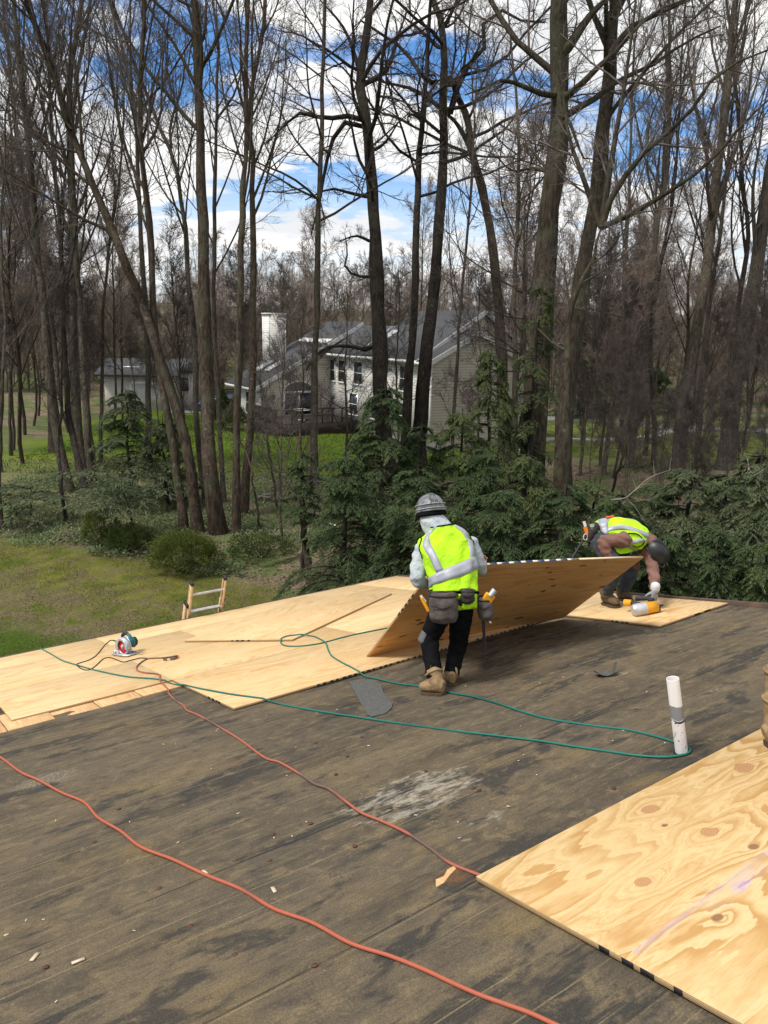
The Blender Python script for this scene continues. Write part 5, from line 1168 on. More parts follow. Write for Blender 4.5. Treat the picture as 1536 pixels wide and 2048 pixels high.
for lb_, pts, r_ in (('fallen mossy branch on the leaf litter by the small dead trunk', [(585, 1150), (620, 1152), (655, 1154), (690, 1152)], .05), ('broken log tipped into the brush pile left of the hemlocks', [(662, 1138), (690, 1124), (702, 1118)], .11), ('brown log lying in the leaves below the brush pile', [(668, 1152), (688, 1146), (700, 1140)], .09)):
    pts = [gnd(x, y)+UP*(.10+.12*(i if 'tipped' in lb_ else 0)) for i, (x, y) in enumerate(pts)]
    tag(obj('fallen_log', npmesh('fallen_log', tube1(spline(np.array(pts), 5), r_, 9), LOGW, True)), lb_, 'log', 'dead wood on the forest floor')
# ------------------------------------------------------------------ bare trees
def bark(name, c1, c2, moss=.3):
    m, nt, b = newmat(name); co = objco(nt); z = nd(nt, 'SeparateXYZ', {0: co}).outputs[2]
    st = scalev(nt, co, (1, 1, .16)); n1 = noise(nt, st, 14, 5, .65); n2 = noise(nt, co, 1.1, 4, .6); n3 = noise(nt, co, 5, 4, .6)
    col = mix(nt, sstep(nt, n1, .35, .65), c2, c1)
    col = mix(nt, mth(nt, 'MULTIPLY', sstep(nt, n2, .48, .62), moss), col, (.085, .095, .055))
    col = mix(nt, mth(nt, 'MULTIPLY', sstep(nt, n3, .60, .70), .35), col, (.20, .19, .165))
    finish(nt, b, col, .95, n1, .9, .03, .1); return m
BARK = {'grey': bark('grey_brown_bark', (.095, .077, .058), (.034, .027, .021)), 'dark': bark('dark_bark', (.052, .040, .033), (.018, .015, .013), .2), 'brown': bark('brown_bark', (.080, .059, .042), (.027, .020, .015), .35), 'pale': bark('pale_grey_bark', (.120, .102, .080), (.050, .041, .033), .35), 'olive': bark('lichen_bark', (.062, .049, .034), (.022, .018, .013), .35)}
TWIG = {'grey': simple('grey_twigs', (.13, .105, .09), (.07, .056, .048), 2, .95), 'dark': simple('dark_twigs', (.060, .047, .043), (.022, .018, .017), 2, .95), 'red': simple('reddish_twigs', (.27, .205, .165), (.16, .122, .10), 1.2, .95)}
TWIG['brown'] = TWIG['grey']; TWIG['pale'] = TWIG['grey']; TWIG['olive'] = TWIG['grey']
def lerp_at(P, R, t):
    k = P.shape[1]; f = np.clip(t, 0, .9999)*(k-1); i = f.astype(int); g = (f-i)[:, None]; n = np.arange(len(P))
    p = P[n, i]*(1-g)+P[n, i+1]*g; r = R[n, i]*(1-g[:, 0])+R[n, i+1]*g[:, 0]; d = unit(P[n, i+1]-P[n, i]); return p, r, d
def grow(P, R, n, t0, t1, lf, ang, k, up, wig, rf=.55, rmin=.006, taper=.3, lmin=.2, flat=0, labs=None):
    """n children on every branch of (P, R); lf length as a share of the parent"""
    N = len(P); idx = np.repeat(np.arange(N), n); M_ = len(idx)
    t = t0+(t1-t0)*(np.tile((np.arange(n)+.5)/n, N)+rng.uniform(-.5, .5, M_)/n)
    p, r, d = lerp_at(P[idx], R[idx], t)
    plen = np.linalg.norm(np.diff(P, axis=1), axis=2).sum(1)[idx] if labs is None else np.full(M_, labs)
    rd = rdir(M_); rd[:, 2] *= 1-flat; side = unit(rd-(rd*d).sum(1, keepdims=True)*d)
    a = np.radians(rng.uniform(ang[0], ang[1], M_))[:, None]; dd = unit(d*np.cos(a)+side*np.sin(a))
    L = np.maximum(plen*lf*rng.uniform(.6, 1.25, M_)*(1.15-.65*(t-t0)/max(t1-t0, 1e-6)), lmin)
    Q = [p]; 
    for j in range(k-1):
        dd = unit(dd+np.array([0, 0, up])+rdir(M_)*wig); p = p+dd*(L/(k-1))[:, None]; Q.append(p)
    r0 = np.maximum(np.minimum(r*rf, L*.016+.004), rmin); R2 = r0[:, None]*np.linspace(1, taper, k)[None]
    return np.stack(Q, 1), np.maximum(R2, rmin*.6)
def trunk_mesh(P, R, mat, s=11):
    P = np.asarray(P); R = np.asarray(R)*(1+.05*rng.normal(size=len(R)))
    v, f = tubes(P[None], R[None], s); k = len(P)
    ang = np.tile(np.arange(s)*2*math.pi/s, k); z = np.repeat(np.arange(k), s)
    c = np.repeat(P, s, 0); v = c+(v-c)*(1+.07*np.sin(ang*3+z*.9)+.05*np.sin(ang*5-z*1.7))[:, None]
    return npmesh('trunk', [(v, f)], mat, True)
def make_tree(label, path, width, kind='grey', tw=None, depth=None, limbs=(), n1=16, up=.10, wig=.14, ang=(30, 65), t0=.33, len1=.26, fork=0, dense=1., extend=True, group='bare trees around the roof', taper=.7):
    """trunk traced at its own distance; a crown of real branches, boughs and twigs grown on it"""
    x0, y0 = path[0]; d = depth or depth_of(x0, y0)
    wob = rng.normal(size=len(path))*.012*d; wob[0] = 0
    pts = [at(x, y, d+w) for (x, y), w in zip(path, wob)]
    b0 = pts[0].copy()
    if b0[2] > .05 or depth: pts = [np.array([b0[0], b0[1], gh(b0[0], b0[1])-.15])]+pts if b0[2] > .3 else pts
    pts[0] = pts[0]-UP*.15
    if extend:
        dirn = unit(unit(pts[-1]-pts[-2])+UP*.5); 
        for L in (2.2, 2.2, 2.0): dirn = unit(dirn+rdir(1)[0]*.12); pts.append(pts[-1]+dirn*L)
    base = pts[0].copy()
    P = resample(spline(np.array(pts), 5), 26); P[1:-1, :2] += rng.normal(size=(24, 2))*.02
    r0 = width/2*d/F
    tt = np.linspace(0, 1, 26); R = r0*((1-tt)**taper*.82+.12)+r0*.35*np.exp(-tt*28)
    root = thing('bare_tree', label, 'tree', base, group)
    obj('trunk', trunk_mesh(P-base, R, BARK[kind]), root)
    cP, cR = [], []
    for lp, w0, at_d in limbs:
        lpts = [at(x, y, d+dd) for x, y, dd in lp]; near_ = P[np.argmin(((P-lpts[0])**2).sum(1))]; lpts = ([near_] if .05 < np.linalg.norm(near_-lpts[0]) < 1.6 else [])+lpts; LP = resample(spline(np.array(lpts), 5), 9)
        cP.append(LP); cR.append(w0/2*d/F*np.linspace(1, .22, 9))
    P0, R0 = P[None], R[None]
    H = np.linalg.norm(np.diff(P, axis=0), axis=1).sum()
    l1P, l1R = grow(P0, R0, n1, t0, .98, len1, ang, 9, up, wig, .5, .012, .25, 1.0)
    if cP: l1P = np.concatenate([l1P, np.array(cP)]); l1R = np.concatenate([l1R, np.array(cR)])
    n2, n3, n4 = int(7*dense), int(7*dense), 5
    l2P, l2R = grow(l1P, l1R, max(n2, 3), .15, .98, .36, (28, 60), 5, up*.7, wig*1.1, .6, .009, .35, .5)
    l3P, l3R = grow(l2P, l2R, max(n3, 3), .12, 1, .42, (25, 60), 3, up*.8, wig*1.2, .6, .0065, .5, .3)
    l4P, l4R = grow(l3P, l3R, n4, .2, 1, .55, (20, 55), 2, up, wig, .7, .0052, .6, .18)
    parts = [tubes(l1P, l1R, 6), tubes(l2P, l2R, 4), tubes(l3P, l3R, 3), tubes(l4P, l4R, 3)]
    parts = [(v-base, f) for v, f in parts]
    cr = obj('crown', npmesh('crown', [(parts[0][0], parts[0][1], 0), (parts[1][0], parts[1][1], 1), (parts[2][0], parts[2][1], 1), (parts[3][0], parts[3][1], 1)], [BARK[kind], TWIG[tw or kind]], True), root)
    return root
T_ = make_tree
UPR = dict(ang=(18, 42), up=.16, wig=.10)
T_('slim grey tree farthest left behind the lawn', [(105, 905), (95, 700), (62, 480), (35, 280), (15, 100), (5, 0)], 15, **UPR)
T_('grey trunk leaning left, third from the left edge', [(137, 979), (111, 844), (101, 763), (86, 600), (72, 480), (60, 300), (35, 100), (28, 0)], 20, **UPR)
T_('dark slim tree leaning left beside two thicker grey trunks', [(172, 984), (140, 844), (133, 763), (128, 698), (125, 600), (120, 450), (105, 300), (98, 150)], 14, 'dark', **UPR)
T_('thick straight grey tree just left of the big leaning tree', [(165, 950), (153, 830), (147, 600), (145, 450), (138, 250), (145, 120), (165, 0)], 21, 'grey', **UPR)
T_('grey tree crossing the top of the big leaning tree', [(187, 986), (178, 890), (166, 740), (158, 600), (150, 430), (143, 290), (155, 150), (175, 40)], 15, 'grey', **UPR)
T_('big brown tree leaning far left with a long low limb', [(397, 1065), (378, 909), (361, 844), (342, 779), (312, 698), (283, 600), (260, 550), (225, 465), (200, 400), (165, 320), (145, 265), (130, 235), (112, 150), (70, 50), (50, -20)], 23, 'brown', limbs=[([(225, 465, 0), (170, 440, -.3), (80, 385, -.8), (0, 335, -1.2), (-60, 300, -1.4)], 9, 0), ([(145, 265, 0), (120, 225, .3), (60, 140, .6), (10, 70, .8)], 8, 0)], t0=.45, **UPR)
T_('brown trunk beside the big leaning tree, forking high up', [(368, 1062), (352, 925), (336, 830), (318, 740), (306, 600), (299, 450), (285, 330), (280, 210), (285, 100), (290, 0)], 18, 'brown', limbs=[([(290, 380, 0), (262, 330, .2), (235, 230, .3), (215, 100, .5), (200, -20, .6)], 8, 0), ([(283, 310, 0), (320, 240, -.2), (325, 120, -.3), (345, 0, -.3)], 7, 0)], t0=.4, **UPR)
T_('slim grey tree standing on the grass left of the leaning tree', [(297, 929), (295, 680), (284, 500), (276, 350), (270, 220), (240, 80), (215, -10)], 13, t0=.4, **UPR)
T_('curving grey tree left of the tallest straight trunk', [(413, 1010), (404, 958), (394, 828), (386, 650), (380, 600), (370, 450), (345, 310), (320, 260), (295, 190), (265, 120)], 14, limbs=[([(345, 310, 0), (340, 250, .2), (365, 170, .3), (372, 60, .4)], 7, 0)], t0=.4, **UPR)
T_('tallest straight trunk, dark and thick, on the left', [(438, 1068), (420, 925), (413, 795), (410, 620), (407, 450), (400, 300), (395, 150), (392, 50), (385, -30)], 32, 'brown', limbs=[([(395, 110, 0), (385, 40, .2), (355, -40, .4)], 11, 0), ([(396, 95, 0), (410, 60, -.2), (412, -20, -.3)], 10, 0), ([(392, 170, 0), (350, 90, .3), (300, 20, .6), (280, -20, .6)], 9, 0)], t0=.55, n1=11, ang=(35, 70), up=.06)
T_('thin tree right behind the tallest straight trunk', [(447, 1000), (438, 800), (428, 620), (430, 400), (433, 230), (436, 100), (425, 0)], 11, limbs=[([(433, 240, 0), (465, 195, -.2), (478, 160, -.2), (500, 60, -.3)], 6, 0)], **UPR)
T_('left one of two close straight trunks before the lawn', [(472, 1072), (474, 893), (478, 730), (480, 620), (483, 450), (492, 275), (492, 100), (497, -20)], 17, 'brown', t0=.45, n1=13, **UPR)
T_('right one of two close straight trunks before the lawn', [(488, 1030), (495, 893), (502, 854), (506, 620), (505, 350), (500, 250), (507, 160), (525, 70), (532, -10)], 17, 'brown', limbs=[([(500, 260, 0), (480, 190, .2), (455, 90, .4), (440, 0, .5)], 8, 0)], t0=.4, **UPR)
T_('slim straight trunk standing in front of the house wing', [(628, 981), (630, 671), (635, 620), (638, 400), (643, 275), (645, 150), (652, -20)], 16, 'grey', t0=.4, ang=(50, 85), up=.03, n1=20, len1=.2)
gn = dict(up=.05, wig=.30, ang=(40, 85))
T_('gnarled dark oak with twisted limbs before the house', [(775, 960), (765, 830), (760, 717), (755, 620), (750, 450), (740, 325), (735, 250), (722, 190), (720, 150), (733, 70), (740, 10)], 36, 'dark', limbs=[([(738, 245, 0), (705, 232, -.2), (650, 237, -.5), (600, 226, -.7), (570, 250, -.8), (530, 290, -.9)], 13, 0), ([(738, 255, 0), (690, 245, .3), (665, 280, .5), (650, 340, .6), (640, 400, .6), (622, 470, .6)], 13, 0), ([(748, 485, 0), (715, 472, -.2), (690, 478, -.3), (680, 482, -.4)], 10, 0), ([(757, 555, 0), (715, 552, -.3), (690, 535, -.4), (695, 505, -.5), (690, 470, -.5)], 9, 0), ([(748, 395, 0), (700, 386, .3), (660, 378, .5), (610, 400, .7)], 10, 0), ([(742, 700, 0), (696, 692, -.3), (646, 698, -.6), (612, 742, -.7)], 12, 0), ([(725, 170, 0), (775, 140, .3), (790, 90, .4), (815, 20, .6)], 13, 0), ([(722, 150, 0), (690, 60, .2), (640, 0, .3)], 11, 0), ([(745, 300, 0), (770, 285, -.3), (800, 240, -.6)], 9, 0)], n1=9, t0=.4, **gn)
T_('straight dark tree between the gnarled oak and the forked oak', [(808, 930), (812, 853), (822, 700), (828, 620), (833, 450), (838, 300), (845, 240), (853, 150), (858, 40)], 20, 'dark', t0=.45, **gn)
T_('black forked oak with crooked upper limbs mid picture', [(836, 930), (840, 835), (855, 690), (863, 620), (878, 450), (888, 300), (885, 240), (888, 150), (885, 50), (866, 0)], 30, 'dark', limbs=[([(895, 240, 0), (918, 165, -.2), (933, 135, -.3), (968, 100, -.5), (965, 55, -.5), (978, 30, -.6), (1018, 20, -.8), (1038, 40, -.9), (1090, 45, -1.1)], 15, 0), ([(920, 160, -.2), (935, 80, 0), (945, 0, .2)], 9, 0), ([(885, 100, 0), (840, 60, .4), (790, 20, .7)], 12, 0), ([(880, 215, 0), (830, 180, .4), (770, 165, .8), (720, 150, 1.2)], 11, 0), ([(884, 60, 0), (910, 10, .2), (930, -40, .3)], 11, 0)], n1=11, t0=.5, **gn)
T_('brown leaning trunk joining the forked oak above', [(1010, 930), (1005, 760), (998, 620), (983, 475), (963, 375), (943, 300), (935, 240), (915, 190), (898, 150), (858, 165), (808, 100), (768, 72), (720, 40)], 26, 'brown', limbs=[([(943, 300, 0), (923, 262, -.2), (903, 235, -.4), (880, 222, -.6)], 16, 0)], n1=10, t0=.55, extend=False, **gn)
T_('massive straight oak trunk, thickest in the picture', [(1062, 1010), (1072, 800), (1083, 620), (1093, 500), (1108, 350), (1118, 250), (1118, 125), (1120, 0), (1122, -60)], 54, 'olive', limbs=[([(1092, 190, 0), (1040, 170, -.4), (1010, 160, -.7), (970, 175, -1), (930, 190, -1.3)], 14, 0), ([(1140, 190, 0), (1190, 140, -.3), (1225, 110, -.5), (1300, 30, -.8), (1370, 0, -1.1)], 16, 0), ([(1082, 340, 0), (1050, 338, .2), (1022, 342, .4), (990, 310, .6), (960, 300, .8)], 8, 0), ([(1140, 90, 0), (1170, 45, .3), (1200, 10, .5), (1260, -40, .8)], 22, 0), ([(1135, 235, 0), (1170, 320, -.5), (1205, 300, -.8)], 9, 0)], n1=9, t0=.5, depth=23, up=.04, wig=.2, ang=(45, 85), taper=.38)
T_('thick olive brown trunk right of the massive oak', [(1122, 1010), (1129, 809), (1150, 670), (1168, 525), (1188, 425), (1203, 300), (1208, 225), (1223, 125), (1218, 50), (1248, -10)], 42, 'olive', limbs=[([(1215, 120, 0), (1255, 60, -.3), (1290, 40, -.5), (1380, 0, -.9)], 17, 0), ([(1222, 110, 0), (1190, 40, .3), (1170, -20, .4)], 14, 0)], n1=9, t0=.55, depth=25, up=.06, wig=.16, taper=.5)
T_('spreading tree forking wide to the right at mid height', [(1136, 985), (1132, 850), (1138, 640), (1160, 570), (1183, 525), (1203, 455)], 27, 'olive', limbs=[([(1203, 455, 0), (1268, 425, -.4), (1343, 380, -.8), (1418, 325, -1.2), (1493, 240, -1.6), (1560, 180, -1.9)], 13, 0), ([(1203, 450, 0), (1228, 385, -.2), (1293, 300, -.5), (1368, 240, -.8), (1403, 185, -1), (1453, 135, -1.2), (1536, 100, -1.5)], 15, 0), ([(1200, 452, 0), (1168, 360, .2), (1138, 275, .4), (1128, 200, .5), (1110, 120, .6)], 13, 0), ([(1205, 445, 0), (1218, 350, .1), (1248, 175, .3), (1265, 60, .5), (1275, -30, .6)], 15, 0), ([(1293, 300, -.5), (1300, 240, -.4), (1330, 170, -.3)], 7, 0)], n1=4, t0=.6, depth=20, extend=False, up=.10, wig=.12)
T_('pale slim tree right of the spreading tree', [(1258, 935), (1279, 757), (1291, 635), (1303, 550), (1318, 425), (1333, 350), (1340, 200), (1338, 60)], 15, 'pale', t0=.4, **UPR)
T_('thin pale tree beside the spreading tree', [(1206, 949), (1223, 827), (1241, 705), (1246, 600), (1255, 450), (1262, 300), (1266, 120)], 10, 'pale', **UPR)
T_('grey tree with a broad base right of the path', [(1354, 960), (1366, 809), (1387, 705), (1401, 600), (1413, 550), (1428, 400), (1448, 250), (1458, 125), (1468, 30)], 27, 'grey', t0=.4, **UPR)
T_('thick pale trunk leaning out at the right edge', [(1447, 940), (1471, 774), (1495, 635), (1518, 500), (1536, 375), (1556, 230), (1570, 100)], 35, 'pale', t0=.35, n1=14, **UPR)
T_('dark bending tree just left of the pale edge trunk', [(1440, 920), (1462, 760), (1470, 650), (1496, 480), (1486, 380), (1478, 250), (1470, 120)], 13, 'dark', **UPR)
T_('thin straight tree left of the broad based tree', [(1307, 931), (1309, 809), (1302, 705), (1310, 520), (1322, 400), (1330, 250)], 10, 'grey', **UPR)
T_('thin dark tree behind the straight thin one at the path', [(1289, 914), (1297, 809), (1310, 600), (1345, 400), (1360, 200), (1366, 80)], 9, 'dark', **UPR)
T_('very thin sapling by the green lawn on the right', [(1160, 949), (1174, 809), (1195, 670), (1215, 500), (1225, 380)], 6, 'grey', n1=10, extend=False, **UPR)
T_('grey slim tree between the leaning trunk and massive oak', [(1030, 900), (1030, 720), (1028, 620), (1033, 500), (1038, 325), (1033, 200)], 13, 'grey', t0=.35, depth=34, **gn)
T_('crooked thin tree touching the massive oak on its left', [(1052, 900), (1050, 700), (1050, 620), (1048, 425), (1062, 385), (1082, 355), (1075, 300)], 10, 'dark', depth=30, extend=False, **gn)
T_('thin tree in front of the house gable', [(905, 900), (908, 830), (915, 694), (924, 580), (940, 400), (948, 260)], 8, 'grey', depth=38, **UPR)
T_('short bare sapling trunk at the near edge of the leaf litter', [(621, 1166), (613, 1100), (607, 1056), (603, 952), (601, 915), (598, 860)], 17, 'brown', n1=8, extend=False, len1=.3, dense=.7, up=.02, wig=.2, ang=(50, 90))
T_('thin sapling on the grass above the leaf litter', [(564, 1098), (560, 1004), (562, 900), (566, 760), (570, 640)], 6, 'grey', n1=12, extend=False, t0=.2, dense=.8, **UPR)
T_('bent sapling leaning left above the stone heap', [(556, 1020), (539, 905), (525, 800), (515, 700)], 6, 'grey', n1=10, extend=False, t0=.2, dense=.8, **UPR)
T_('small crooked dark tree in the green ground cover', [(133, 1049), (122, 974), (117, 893), (122, 828), (124, 665), (118, 560)], 8, 'dark', n1=10, extend=False, up=.05, wig=.25)
T_('thin trunk between the low building and leaning tree', [(200, 930), (205, 760), (208, 620), (220, 475), (240, 350), (248, 200)], 8, 'grey', **UPR)
T_('thin young tree at the left edge of the lawn', [(22, 909), (20, 802), (24, 650), (30, 500), (26, 380)], 7, 'grey', n1=14, t0=.2, extend=False, **UPR)
T_('bare young tree cut by the left picture edge', [(4, 1060), (-2, 960), (4, 800), (10, 640), (2, 480), (8, 330)], 8, 'grey', n1=16, t0=.2, **UPR)
T_('sapling arching across the lawn before the wing', [(520, 1060), (512, 1000), (500, 930), (478, 880), (440, 850), (400, 848)], 5, 'grey', n1=7, extend=False, dense=.7, up=.05, wig=.2)
T_('brown shrubby sapling under the spreading tree', [(1222, 985), (1240, 930), (1262, 870), (1285, 790), (1292, 700)], 6, 'dark', n1=12, extend=False, t0=.1, up=.06, wig=.2)
T_('tall bare tree behind the broad based tree, right', [(1395, 905), (1402, 760), (1420, 600), (1440, 470), (1455, 330), (1468, 180)], 11, 'grey', **UPR)

sc_ = dict(n1=18, t0=.12, extend=False, up=.06, wig=.16, ang=(35, 75), len1=.3)
T_('wispy sapling in front of the house deck', [(600, 955), (602, 860), (606, 760), (602, 680), (608, 600)], 5, 'grey', **sc_)
T_('wispy young tree before the upper windows of the house', [(690, 950), (694, 850), (690, 740), (696, 640), (692, 560)], 6, 'grey', **sc_)
T_('wispy young tree between the two dark oaks and the house', [(795, 940), (797, 850), (792, 720), (800, 620), (796, 540)], 6, 'grey', **sc_)
T_('wispy young tree before the tan gable of the house', [(955, 950), (957, 860), (962, 740), (956, 640), (964, 560)], 6, 'brown', depth=34, **sc_)

# ---- more trees farther back: a few shapes, each copied with its own place and turn
def proto_tree(h, r, kind, dense, lab):
    P = np.cumsum(np.concatenate([[[0, 0, -.2]], np.stack([rng.normal(size=12)*.10*h/16, rng.normal(size=12)*.10*h/16, np.full(12, h/12)], 1)]), 0); P = resample(P, 14)
    tt = np.linspace(0, 1, 14); R = r*((1-tt)**.8*.85+.08)
    tm_ = trunk_mesh(P, R, BARK[kind], 7)
    a = grow(P[None], R[None], 20, .25, .98, .27, (20, 50), 6, .13, .14, .5, .016, .3, .8); b_ = grow(*a, 7, .15, 1, .4, (25, 55), 4, .12, .15, .6, .012, .4, .4); c = grow(*b_, 8, .1, 1, .55, (25, 60), 3, .10, .18, .6, .010, .5, .35); e_ = grow(*c, 3, .1, 1, .6, (25, 60), 2, .1, .15, .7, .009, .6, .3)
    cm_ = npmesh('crown', [tubes(*a, 4)+(0,), tubes(*b_, 3)+(1,), tubes(*c, 3)+(1,), tubes(*e_, 3)+(1,)], [BARK[kind], TWIG['red' if lab % 2 else 'grey']], True)
    return tm_, cm_
protos = [proto_tree(h, r, k, 1, i) for i, (h, r, k) in enumerate([(14, .11, 'grey'), (17, .13, 'brown'), (12, .075, 'pale'), (15, .09, 'grey'), (10, .06, 'pale')])]
cnt = 0; placed = []; mids = []; saps = []
while cnt < 58:
    x_ = rng.uniform(-30, 30); y_ = rng.uniform(36, 74)
    if abs(x_) > .52*y_+2: continue
    pxh = 768+x_/y_*1536
    if 380 < pxh < 1010 and y_ < 66: continue
    if x_ < -12 and 60 < y_ < 76 and 180 < pxh < 420: continue
    if any((x_-a)**2+(y_-b)**2 < 4 for a, b in placed): continue
    placed.append((x_, y_)); tm_, cm_ = protos[cnt % 5]; side_ = 'left' if x_ < 0 else 'right'
    root = thing('bare_tree', 'x', 'tree', (x_, y_, gh(x_, y_)), 'bare trees in the wood on the '+side_); mids.append((pxh, side_, root, ['grey', 'brown', 'pale', 'grey', 'pale'][cnt % 5], ['mid height', 'taller', 'short', 'tall', 'very slim'][cnt % 5]))
    root.rotation_euler = (rng.normal()*.04, rng.normal()*.05, rng.uniform(0, 6.3)); sc_ = rng.uniform(.8, 1.15); root.scale = (sc_, sc_, sc_)
    obj('trunk', tm_, root); obj('crown', cm_, root); cnt += 1
k_ = 0
while k_ < 16:
    x_, y_ = rng.uniform(8, 24), rng.uniform(26, 46); pxh = 768+x_/y_*1536
    if not 1150 < pxh < 1560 or any((x_-a)**2+(y_-b)**2 < 2.5 for a, b in placed): continue
    placed.append((x_, y_)); tm_, cm_ = protos[(2, 4)[k_ % 2]]; saps.append((pxh, thing('bare_sapling', 'x', 'sapling', (x_, y_, gh(x_, y_)), 'brushy saplings on the right')))
    root = saps[-1][1]; root.rotation_euler = (rng.normal()*.07, rng.normal()*.07, rng.uniform(0, 6.3)); sz_ = rng.uniform(.35, .6); root.scale = (sz_, sz_, sz_); obj('trunk', tm_, root); obj('crown', cm_, root); k_ += 1
for i, (pxh, root) in enumerate(sorted(saps, key=lambda q_: q_[0])):
    root['label'] = f"low brushy bare sapling on the right, {({1: 'first', 2: 'second', 3: 'third'}.get(i+1, str(i+1)+'th'))} from the left"
for side_ in ('left', 'right'):
    for i, (pxh, _s, root, kd, sz_) in enumerate(sorted([q_ for q_ in mids if q_[1] == side_], key=lambda q_: q_[0])):
        nth = {1: 'first', 2: 'second', 3: 'third'}.get(i+1, str(i+1)+'th')
        root['label'] = f'{sz_} {kd} background tree, {nth} from the left in the wood on the {side_}'
# ---- the far wood: one mass, a point for every tree
def far_proto(h, i):
    P = np.cumsum(np.concatenate([[[0, 0, -.5]], np.stack([rng.normal(size=4)*.25, rng.normal(size=4)*.25, np.full(4, h/4)], 1)]), 0)[None]; R = np.linspace(.13, .03, 5)[None]
    a = grow(P, R, 15, .08, .98, .3, (20, 65), 4, .08, .2, .5, .026, .4, .8); b_ = grow(*a, 7, .1, 1, .5, (25, 65), 3, .10, .2, .6, .02, .5, .5); c = grow(*b_, 7, .1, 1, .7, (25, 70), 2, .08, .15, .7, .016, .6, .5)
    o = bpy.data.objects.new('far_tree_shape', npmesh('far_tree_shape', [tubes(P, R, 4)+(0,), tubes(*a, 3)+(0,), tubes(*b_, 3)+(1,), tubes(*c, 3)+(1,)], [BARK['pale'], TWIG['red' if i % 2 else 'tan']], True)); return o
TWIG['tan'] = simple('tan_twigs', (.30, .25, .195), (.19, .155, .12), 1.2, .95)
fps = [far_proto(h, i) for i, h in enumerate((11, 14, 16, 12))]
fy = rng.uniform(72, 118, 540); fx = rng.uniform(-.6, .6, 540)*fy
wood = bpy.data.meshes.new('far_wood'); wood.from_pydata([(x, y, gh(x, y)) for x, y in zip(fx, fy)], [], [])
fw = obj('far_wood', wood); tag(fw, 'brown leafless wood rising behind the houses', 'wood', kind='stuff')
ng = bpy.data.node_groups.new('tree_per_point', 'GeometryNodeTree'); ng.interface.new_socket('Geometry', in_out='INPUT', socket_type='NodeSocketGeometry'); ng.interface.new_socket('Geometry', in_out='OUTPUT', socket_type='NodeSocketGeometry')
gi_, go_ = ng.nodes.new('NodeGroupInput'), ng.nodes.new('NodeGroupOutput'); jn = ng.nodes.new('GeometryNodeJoinGeometry')
for o in fps:
    oi = ng.nodes.new('GeometryNodeObjectInfo'); oi.inputs['Object'].default_value = o; oi.inputs['As Instance'].default_value = True; ng.links.new(oi.outputs['Geometry'], jn.inputs[0])
ip = ng.nodes.new('GeometryNodeInstanceOnPoints'); ng.links.new(gi_.outputs[0], ip.inputs['Points']); ng.links.new(jn.outputs[0], ip.inputs['Instance']); ip.inputs['Pick Instance'].default_value = True
r1 = ng.nodes.new('FunctionNodeRandomValue'); r1.data_type = 'INT'; r1.inputs[4].default_value = 0; r1.inputs[5].default_value = 3; ng.links.new(r1.outputs[2], ip.inputs['Instance Index'])
r2 = ng.nodes.new('FunctionNodeRandomValue'); r2.data_type = 'FLOAT_VECTOR'; r2.inputs[0].default_value = (-.08, -.08, 0); r2.inputs[1].default_value = (.08, .08, 6.28); ng.links.new(r2.outputs[0], ip.inputs['Rotation'])
r3 = ng.nodes.new('FunctionNodeRandomValue'); r3.data_type = 'FLOAT'; r3.inputs[2].default_value = .5; r3.inputs[3].default_value = .88; ng.links.new(r3.outputs[1], ip.inputs['Scale'])
ng.links.new(ip.outputs[0], go_.inputs[0]); fw.modifiers.new('trees', 'NODES').node_group = ng

# ------------------------------------------------------------------ hemlocks and shrubs
def leafmat(name, c1, c2, c3, sc=1.6):
    m, nt, b = newmat(name); co = objco(nt); n1 = noise(nt, co, sc, 4, .6); n2 = noise(nt, co, 13, 3, .6)
    col = ramp(nt, mth(nt, 'ADD', mth(nt, 'MULTIPLY', n1, .6), mth(nt, 'MULTIPLY', n2, .4)), [(.34, c1), (.5, c2), (.68, c3)])
    finish(nt, b, col, .7, spec=.25)
    tr = nd(nt, 'BsdfTranslucent', {'Color': col}); mx = nd(nt, 'MixShader', {0: .25}); out = nt.nodes['Material Output']
    nt.links.new(b.outputs[0], mx.inputs[1]); nt.links.new(tr.outputs[0], mx.inputs[2]); nt.links.new(mx.outputs[0], out.inputs[0]); return m
NEED = leafmat('hemlock_needles', (.023, .042, .015), (.049, .079, .026), (.102, .136, .046))
NEEDY = leafmat('yellowish_hemlock_needles', (.030, .047, .016), (.066, .092, .028), (.130, .150, .048))
NEEDB = leafmat('bluish_hemlock_needles', (.036, .050, .024), (.076, .096, .044), (.140, .160, .076))
